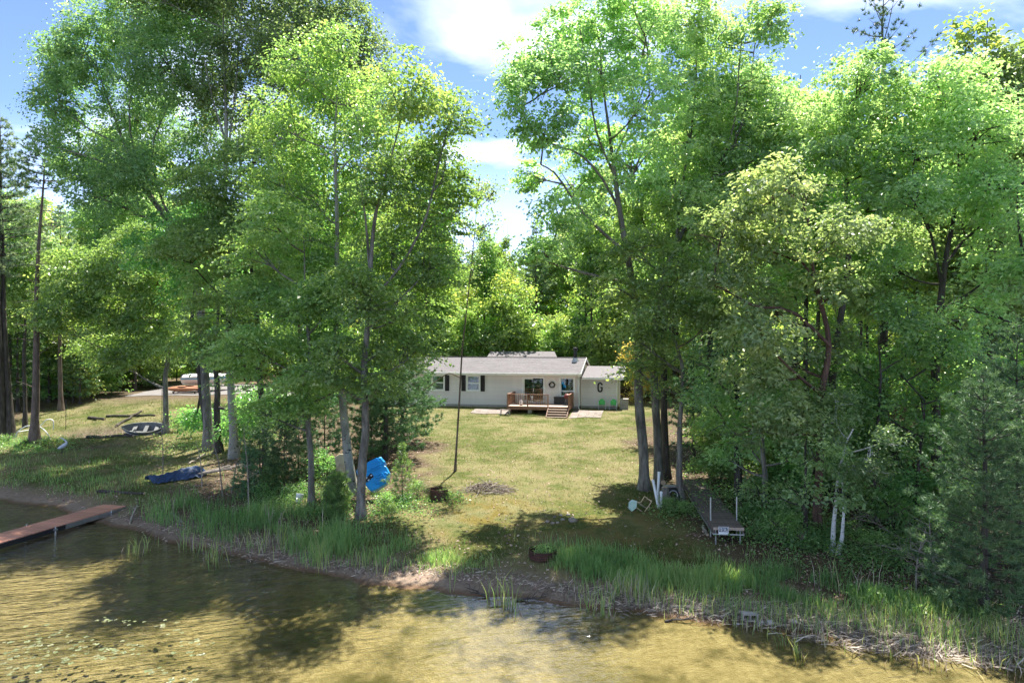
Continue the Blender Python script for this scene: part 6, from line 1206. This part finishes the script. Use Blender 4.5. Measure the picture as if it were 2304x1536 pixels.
# short sparse lawn
n = 210000; x = rg.uniform(-40, 13, n); y = 19 + (62 - 19) * rg.uniform(0, 1, n) ** 1.15; s = shore(x, y); lm = lawnmask(x, y)
patch = 0.5 + 0.5 * sn(x, y, 0.8, 3) + 0.35 * sn(x, y, 2.1, 1)
keep = (s > 2.0) & (rg.uniform(0, 1, n) < lm * np.clip(0.15 + 0.85 * patch + 0.3 * sn(x, y, 4.7, 2), 0.04, 1)) & ~((x > -12) & (x < 9.5) & (y > 56.3 - 0.2 * (x - 5.45)))
x, y = x[keep], y[keep]; n = len(x); v, f, a = blades(rg, x, y, hgt(x, y) - 0.01, rg.uniform(0.05, 0.15, n) * (1 + 0.4 * (x < -15)), rg.uniform(0.014, 0.03, n), rg.uniform(0.1, 0.9, n), np.clip(0.55 + 0.25 * rg.normal(size=n) + 0.18 * sn(x, y, 0.35, 1) * 1.0 - 0.25 * (x < -15), 0, 1))
tag(obj('lawn_grass', Geo().add(v, f, a), GRASS, attr='leafvar'), 'short patchy dry green grass of the lawn', 'grass', kind='stuff')
# taller soft grass along the shore
parts = []
def zone(px, py, sx, sy, n, h0, h1, base=0.45, w=0.02, lean=0.5): parts.append((px, py, sx, sy, n, h0, h1, base, w, lean))
for z_ in ((130, 1075, 140, 14, 6000, .25, .5, .5), (60, 1045, 70, 12, 2500, .2, .4, .55), (230, 1060, 60, 12, 2500, .2, .4, .5), (420, 1145, 60, 18, 4000, .35, .8, .3), (520, 1165, 60, 20, 4500, .4, .9, .3), (620, 1180, 50, 18, 3500, .4, .8, .35), (735, 1215, 50, 18, 6000, .5, 1.0, .4), (690, 1200, 30, 15, 2500, .5, .9, .55), (850, 1235, 60, 16, 2500, .3, .6, .6), (960, 1250, 60, 12, 3500, .3, .6, .62), (1040, 1262, 30, 8, 1200, .2, .45, .6),
           (1300, 1275, 40, 14, 3000, .3, .6, .45), (1375, 1285, 50, 16, 4500, .35, .75, .42), (1450, 1300, 50, 14, 3000, .3, .6, .5), (1560, 1310, 60, 14, 3000, .25, .5, .55), (1640, 1310, 60, 16, 4000, .3, .6, .5), (1740, 1325, 60, 18, 5000, .35, .75, .4), (1850, 1335, 60, 18, 4500, .35, .7, .38), (1960, 1345, 60, 18, 4500, .35, .7, .4), (2080, 1365, 70, 16, 4500, .3, .6, .45), (2220, 1385, 70, 14, 4500, .3, .6, .4), (1780, 1290, 60, 12, 2500, .3, .5, .4), (1250, 1285, 15, 6, 500, .2, .4, .5)): zone(*z_)
g = Geo()
for (px, py, sx, sy, n, h0, h1, base, w, lean) in parts:
    c = G(px, py); n = int(n * 0.62); q = c[1] / FPX; dy = abs(G(px, py - sy)[1] - G(px, py + sy)[1]) / 2 * 1.35; h0 *= 0.45; x = rg.normal(c[0], sx * q, n); y = rg.normal(c[1], dy, n) - 0.42 * (x - c[0]); clump = 0.45 + 0.5 * sn(x, y, 3.1, 2) + 0.4 * sn(x, y, 0.9, 5); k = (shore(x, y) > 0.7 + 0.5 * sn(x, y, 1.3, 1)) & (rg.uniform(0, 1, n) < clump); x, y = x[k], y[k]; n = len(x)
    g.add(*blades(rg, x, y, hgt(x, y) - 0.02, rg.uniform(h0, h1, n) * 0.8 * (0.7 + 0.5 * np.clip(clump[k], 0, 1)), rg.uniform(w * 0.6, w * 1.3, n), rg.uniform(0.05, lean, n), np.clip(rg.normal(base, 0.18, n) + 0.15 * sn(x, y, 0.9, 2), 0, 1), 2))
tag(obj('shore_grass', g, REED, attr='leafvar'), 'lush green grass and young reeds along the shore', 'grass', kind='stuff')
# reeds standing in clumps at and in the water, green and dry
g = Geo(); gs = Geo(); stems = Geo()
for (px, py, sx, n, h0, h1, dry) in ((305, 1252, 12, 24, .5, .9, .1), (330, 1240, 10, 14, .4, .7, .3), (430, 1240, 25, 30, .5, 1.0, .2), (495, 1270, 14, 26, .7, 1.2, .1), (470, 1255, 20, 20, .4, .8, .4), (585, 1235, 40, 90, .4, .9, .5), (640, 1225, 30, 90, .5, 1.0, .5), (710, 1270, 14, 30, .6, 1.1, .1), (735, 1275, 12, 24, .6, 1.1, .1), (820, 1270, 16, 24, .4, .8, .3), (860, 1285, 12, 24, .4, .9, .2), (1018, 1318, 4, 8, .4, .7, .2), (1105, 1350, 6, 8, .5, .8, .3), (1135, 1365, 16, 26, .6, 1.1, .05), (1160, 1380, 8, 10, .3, .6, .5), (1330, 1370, 12, 20, .5, .9, .3), (1365, 1385, 10, 18, .6, 1.1, .1), (1410, 1350, 30, 90, .5, 1.0, .55), (1440, 1345, 20, 50, .5, .9, .7), (1290, 1345, 14, 24, .3, .6, .7), (1690, 1415, 30, 40, .3, .6, .4), (1785, 1475, 10, 24, .4, .7, .2), (1850, 1450, 10, 18, .5, .9, .6), (1750, 1400, 30, 40, .3, .7, .5), (1950, 1420, 40, 60, .3, .7, .5), (2030, 1400, 40, 90, .3, .7, .4), (2150, 1440, 40, 90, .4, .8, .4), (2250, 1440, 40, 90, .4, .8, .4), (2100, 1500, 30, 30, .3, .6, .8), (2250, 1510, 30, 50, .4, .7, .7), (1990, 1475, 20, 24, .3, .6, .7), (2200, 1345, 20, 30, .6, 1.0, .8), (1905, 1330, 40, 20, .9, 1.4, .7), (600, 1180, 60, 30, .9, 1.4, .6), (400, 1160, 50, 20, .8, 1.3, .6)):
    c = G(px, py); q = c[1] / FPX; x = rg.normal(c[0], sx * q, n); y = rg.normal(c[1], 0.25, n) - 0.42 * (x - c[0]); dm = rg.uniform(0, 1, n) < dry
    for mask, gg, hh in ((~dm, g, 1.0), (dm, gs, 0.8)):
        m = int(mask.sum())
        if m: gg.add(*blades(rg, x[mask], y[mask], hgt(x[mask], y[mask]) - 0.05, rg.uniform(h0, h1, m) * hh * 1.1, rg.uniform(0.014, 0.026, m), rg.uniform(0.05, 0.6, m), rg.uniform(0.2, 1, m), 2))
tag(obj('reeds', g, REED, attr='leafvar'), 'green reeds standing at the water edge', 'reeds', kind='stuff')
# dry straw lying and leaning on the right shore and along the reed bed
def straw(px, py, sx, sy, n, L0, L1):
    n, L0, L1 = int(n * 0.75), L0 * 0.5, L1 * 0.75; c = G(px, py); q = c[1] / FPX; dy = abs(G(px, py - sy)[1] - G(px, py + sy)[1]) / 2; x = rg.normal(c[0], sx * q, n); y = rg.normal(c[1], dy, n) - 0.42 * (x - c[0]); z = np.maximum(hgt(x, y), -0.02) + rg.uniform(0.0, 0.04, n); a = rg.normal(0.0, 1.2, n); L = rg.uniform(L0, L1, n); d = np.stack([np.cos(a), np.sin(a), rg.normal(0.03, 0.2, n)], 1); k = rg.uniform(0.006, 0.013, n)
    s_ = np.stack([-np.sin(a), np.cos(a), 0.6 + 0 * a], 1) * k[:, None]; p0 = np.stack([x, y, z], 1); p1 = p0 + d * (L * 0.6)[:, None] + np.array((0, 0, 0.05)) * L[:, None]; p2 = p1 + (d + rg.normal(0, 0.25, (n, 3)) - (0, 0, 0.1)) * (L * 0.4)[:, None]
    v = np.stack([p0 - s_, p0 + s_, p1 + s_, p1 - s_, p2], 1).reshape(-1, 3); kk_ = np.arange(n)[:, None] * 5; gs.add(v, np.concatenate([kk_ + np.array([[0, 1, 2]]), kk_ + np.array([[0, 2, 3]]), kk_ + np.array([[3, 2, 4]])]), np.repeat(np.clip(rg.normal(0.42, 0.36, n), 0, 1), 5))
for a in ((1560, 1372, 70, 12, 900, .15, .5), (1680, 1380, 80, 12, 1500, .15, .55), (1800, 1390, 80, 14, 2000, .15, .6), (1920, 1410, 80, 16, 2400, .15, .6), (2050, 1430, 80, 18, 2600, .15, .6), (2180, 1430, 70, 20, 2400, .2, .7), (2270, 1420, 60, 20, 1800, .2, .8), (2010, 1460, 60, 10, 300, .2, .7), (1900, 1455, 60, 8, 200, .2, .7), (2170, 1490, 70, 12, 300, .3, .8), (600, 1240, 90, 14, 900, .15, .45), (420, 1190, 60, 14, 600, .15, .45), (760, 1275, 70, 8, 500, .1, .35), (1330, 1345, 60, 10, 500, .15, .4), (1440, 1355, 60, 10, 700, .15, .45), (950, 1285, 80, 7, 400, .1, .3), (1150, 1305, 90, 9, 500, .1, .3), (300, 1150, 40, 12, 250, .15, .4)): straw(*a)
tag(obj('dry_reeds', gs, STRAW, attr='leafvar'), 'bleached dry reed stalks standing and lying along the shore', 'dry reeds', kind='stuff')
for (px, py, sx, sy, n) in ((1650, 1380, 90, 18, 350), (1850, 1395, 100, 20, 500), (2050, 1425, 110, 24, 650), (2220, 1440, 80, 28, 500), (1450, 1350, 80, 14, 200)):
    c = G(px, py); q = c[1] / FPX; dy = abs(G(px, py - sy)[1] - G(px, py + sy)[1]) / 2; x = rg.normal(c[0], sx * q, n); y = rg.normal(c[1], dy, n) - 0.42 * (x - c[0]); k = shore(x, y) > -0.8; x, y = x[k], y[k]; n = len(x)
    stems.add(*blades(rg, x, y, hgt(x, y) - 0.03, rg.uniform(.15, .7, n), rg.uniform(.01, .02, n), rg.uniform(0.02, 0.5, n), rg.uniform(0.2, 1, n), 2))
tag(obj('shore_stems', stems, REED, attr='leafvar'), 'thin green stems growing through the shore debris', 'grass', kind='stuff')
# leaf litter on lawn, shore and woodland floor
def scatter_leaves(rng, x, y, ln, var, tilt=0.35, lift=0.02):
    n = len(x); C = np.stack([x, y, hgt(x, y) + rng.uniform(0.005, lift, n)], 1); nr = unit(np.array((0, 0, 1.0)) + rng.normal(0, tilt, (n, 3))); ax = rng.normal(size=(n, 3)); ax[:, 2] *= 0.2; ax = unit(ax - nr * (ax * nr).sum(1)[:, None]); return leaves(rng, C, ax, nr, ln, ln * rng.uniform(0.45, 0.75, n), var)
n = 80000; x = rg.uniform(-30, 20, n); y = 15.5 + 30 * rg.uniform(0, 1, n) ** 1.4; s = shore(x, y); lm = lawnmask(x, y); den = np.where(s < 0.5, 0, np.where(s < 3.2, 0.55 + 0.4 * (x > 3), 0.75 - 0.60 * lm)) * (0.6 + 0.4 * sn(x, y, 1.3, 2)); k = rg.uniform(0, 1, n) < den; x, y = x[k], y[k]; n = len(x)
g = Geo(); g.add(*scatter_leaves(rg, x, y, rg.uniform(0.06, 0.13, n), np.clip(rg.normal(0.5, 0.28, n), 0, 1), 0.4, 0.05))
tag(obj('leaf_litter', g, LITTER, attr='leafvar'), 'brown dead leaves scattered over the ground', 'leaf litter', kind='stuff')
# low leafy ground cover
g = Geo()
for (px, py, sx, sy, n, h) in ((40, 1005, 60, 10, 5000, .35), (120, 1012, 40, 8, 2000, .3), (1650, 1130, 60, 40, 5000, .5), (1740, 1190, 70, 35, 7000, .55), (1700, 1050, 60, 40, 4500, .6), (1830, 1220, 50, 25, 4000, .5), (650, 1130, 60, 18, 4000, .4), (880, 1150, 50, 16, 2500, .3), (720, 1150, 50, 14, 2500, .3), (1525, 1160, 30, 8, 1200, .25), (1930, 1260, 60, 20, 1500, .35), (1980, 1220, 80, 40, 5000, .45), (2100, 1250, 70, 30, 3500, .45), (430, 1010, 60, 14, 2500, .4), (1620, 1010, 50, 30, 2500, .5), (970, 1130, 40, 8, 800, .15), (1010, 1122, 20, 5, 400, .2), (1250, 1250, 15, 6, 300, .2), (2000, 1350, 60, 14, 1200, .3), (2100, 1390, 60, 14, 900, .3)):
    c = G(px, py); q = c[1] / FPX; dy = abs(G(px, py - sy)[1] - G(px, py + sy)[1]) / 2; x = rg.normal(c[0], sx * q, n); y = rg.normal(c[1], dy, n); k = (shore(x, y) > 1.2) & (rg.uniform(0, 1, n) < 0.55 + 0.45 * sn(x, y, 2.4, 1)); x, y = x[k], y[k]; n = len(x); v, f, a = scatter_leaves(rg, x, y, rg.uniform(0.06, 0.12, n), np.clip(rg.normal(0.5, 0.25, n), 0, 1), 0.55, h)
    g.add(v, f, a)
tag(obj('ground_cover', g, LEAF['shrub'], attr='leafvar'), 'low leafy weeds covering the ground under the trees', 'ground cover', kind='stuff')
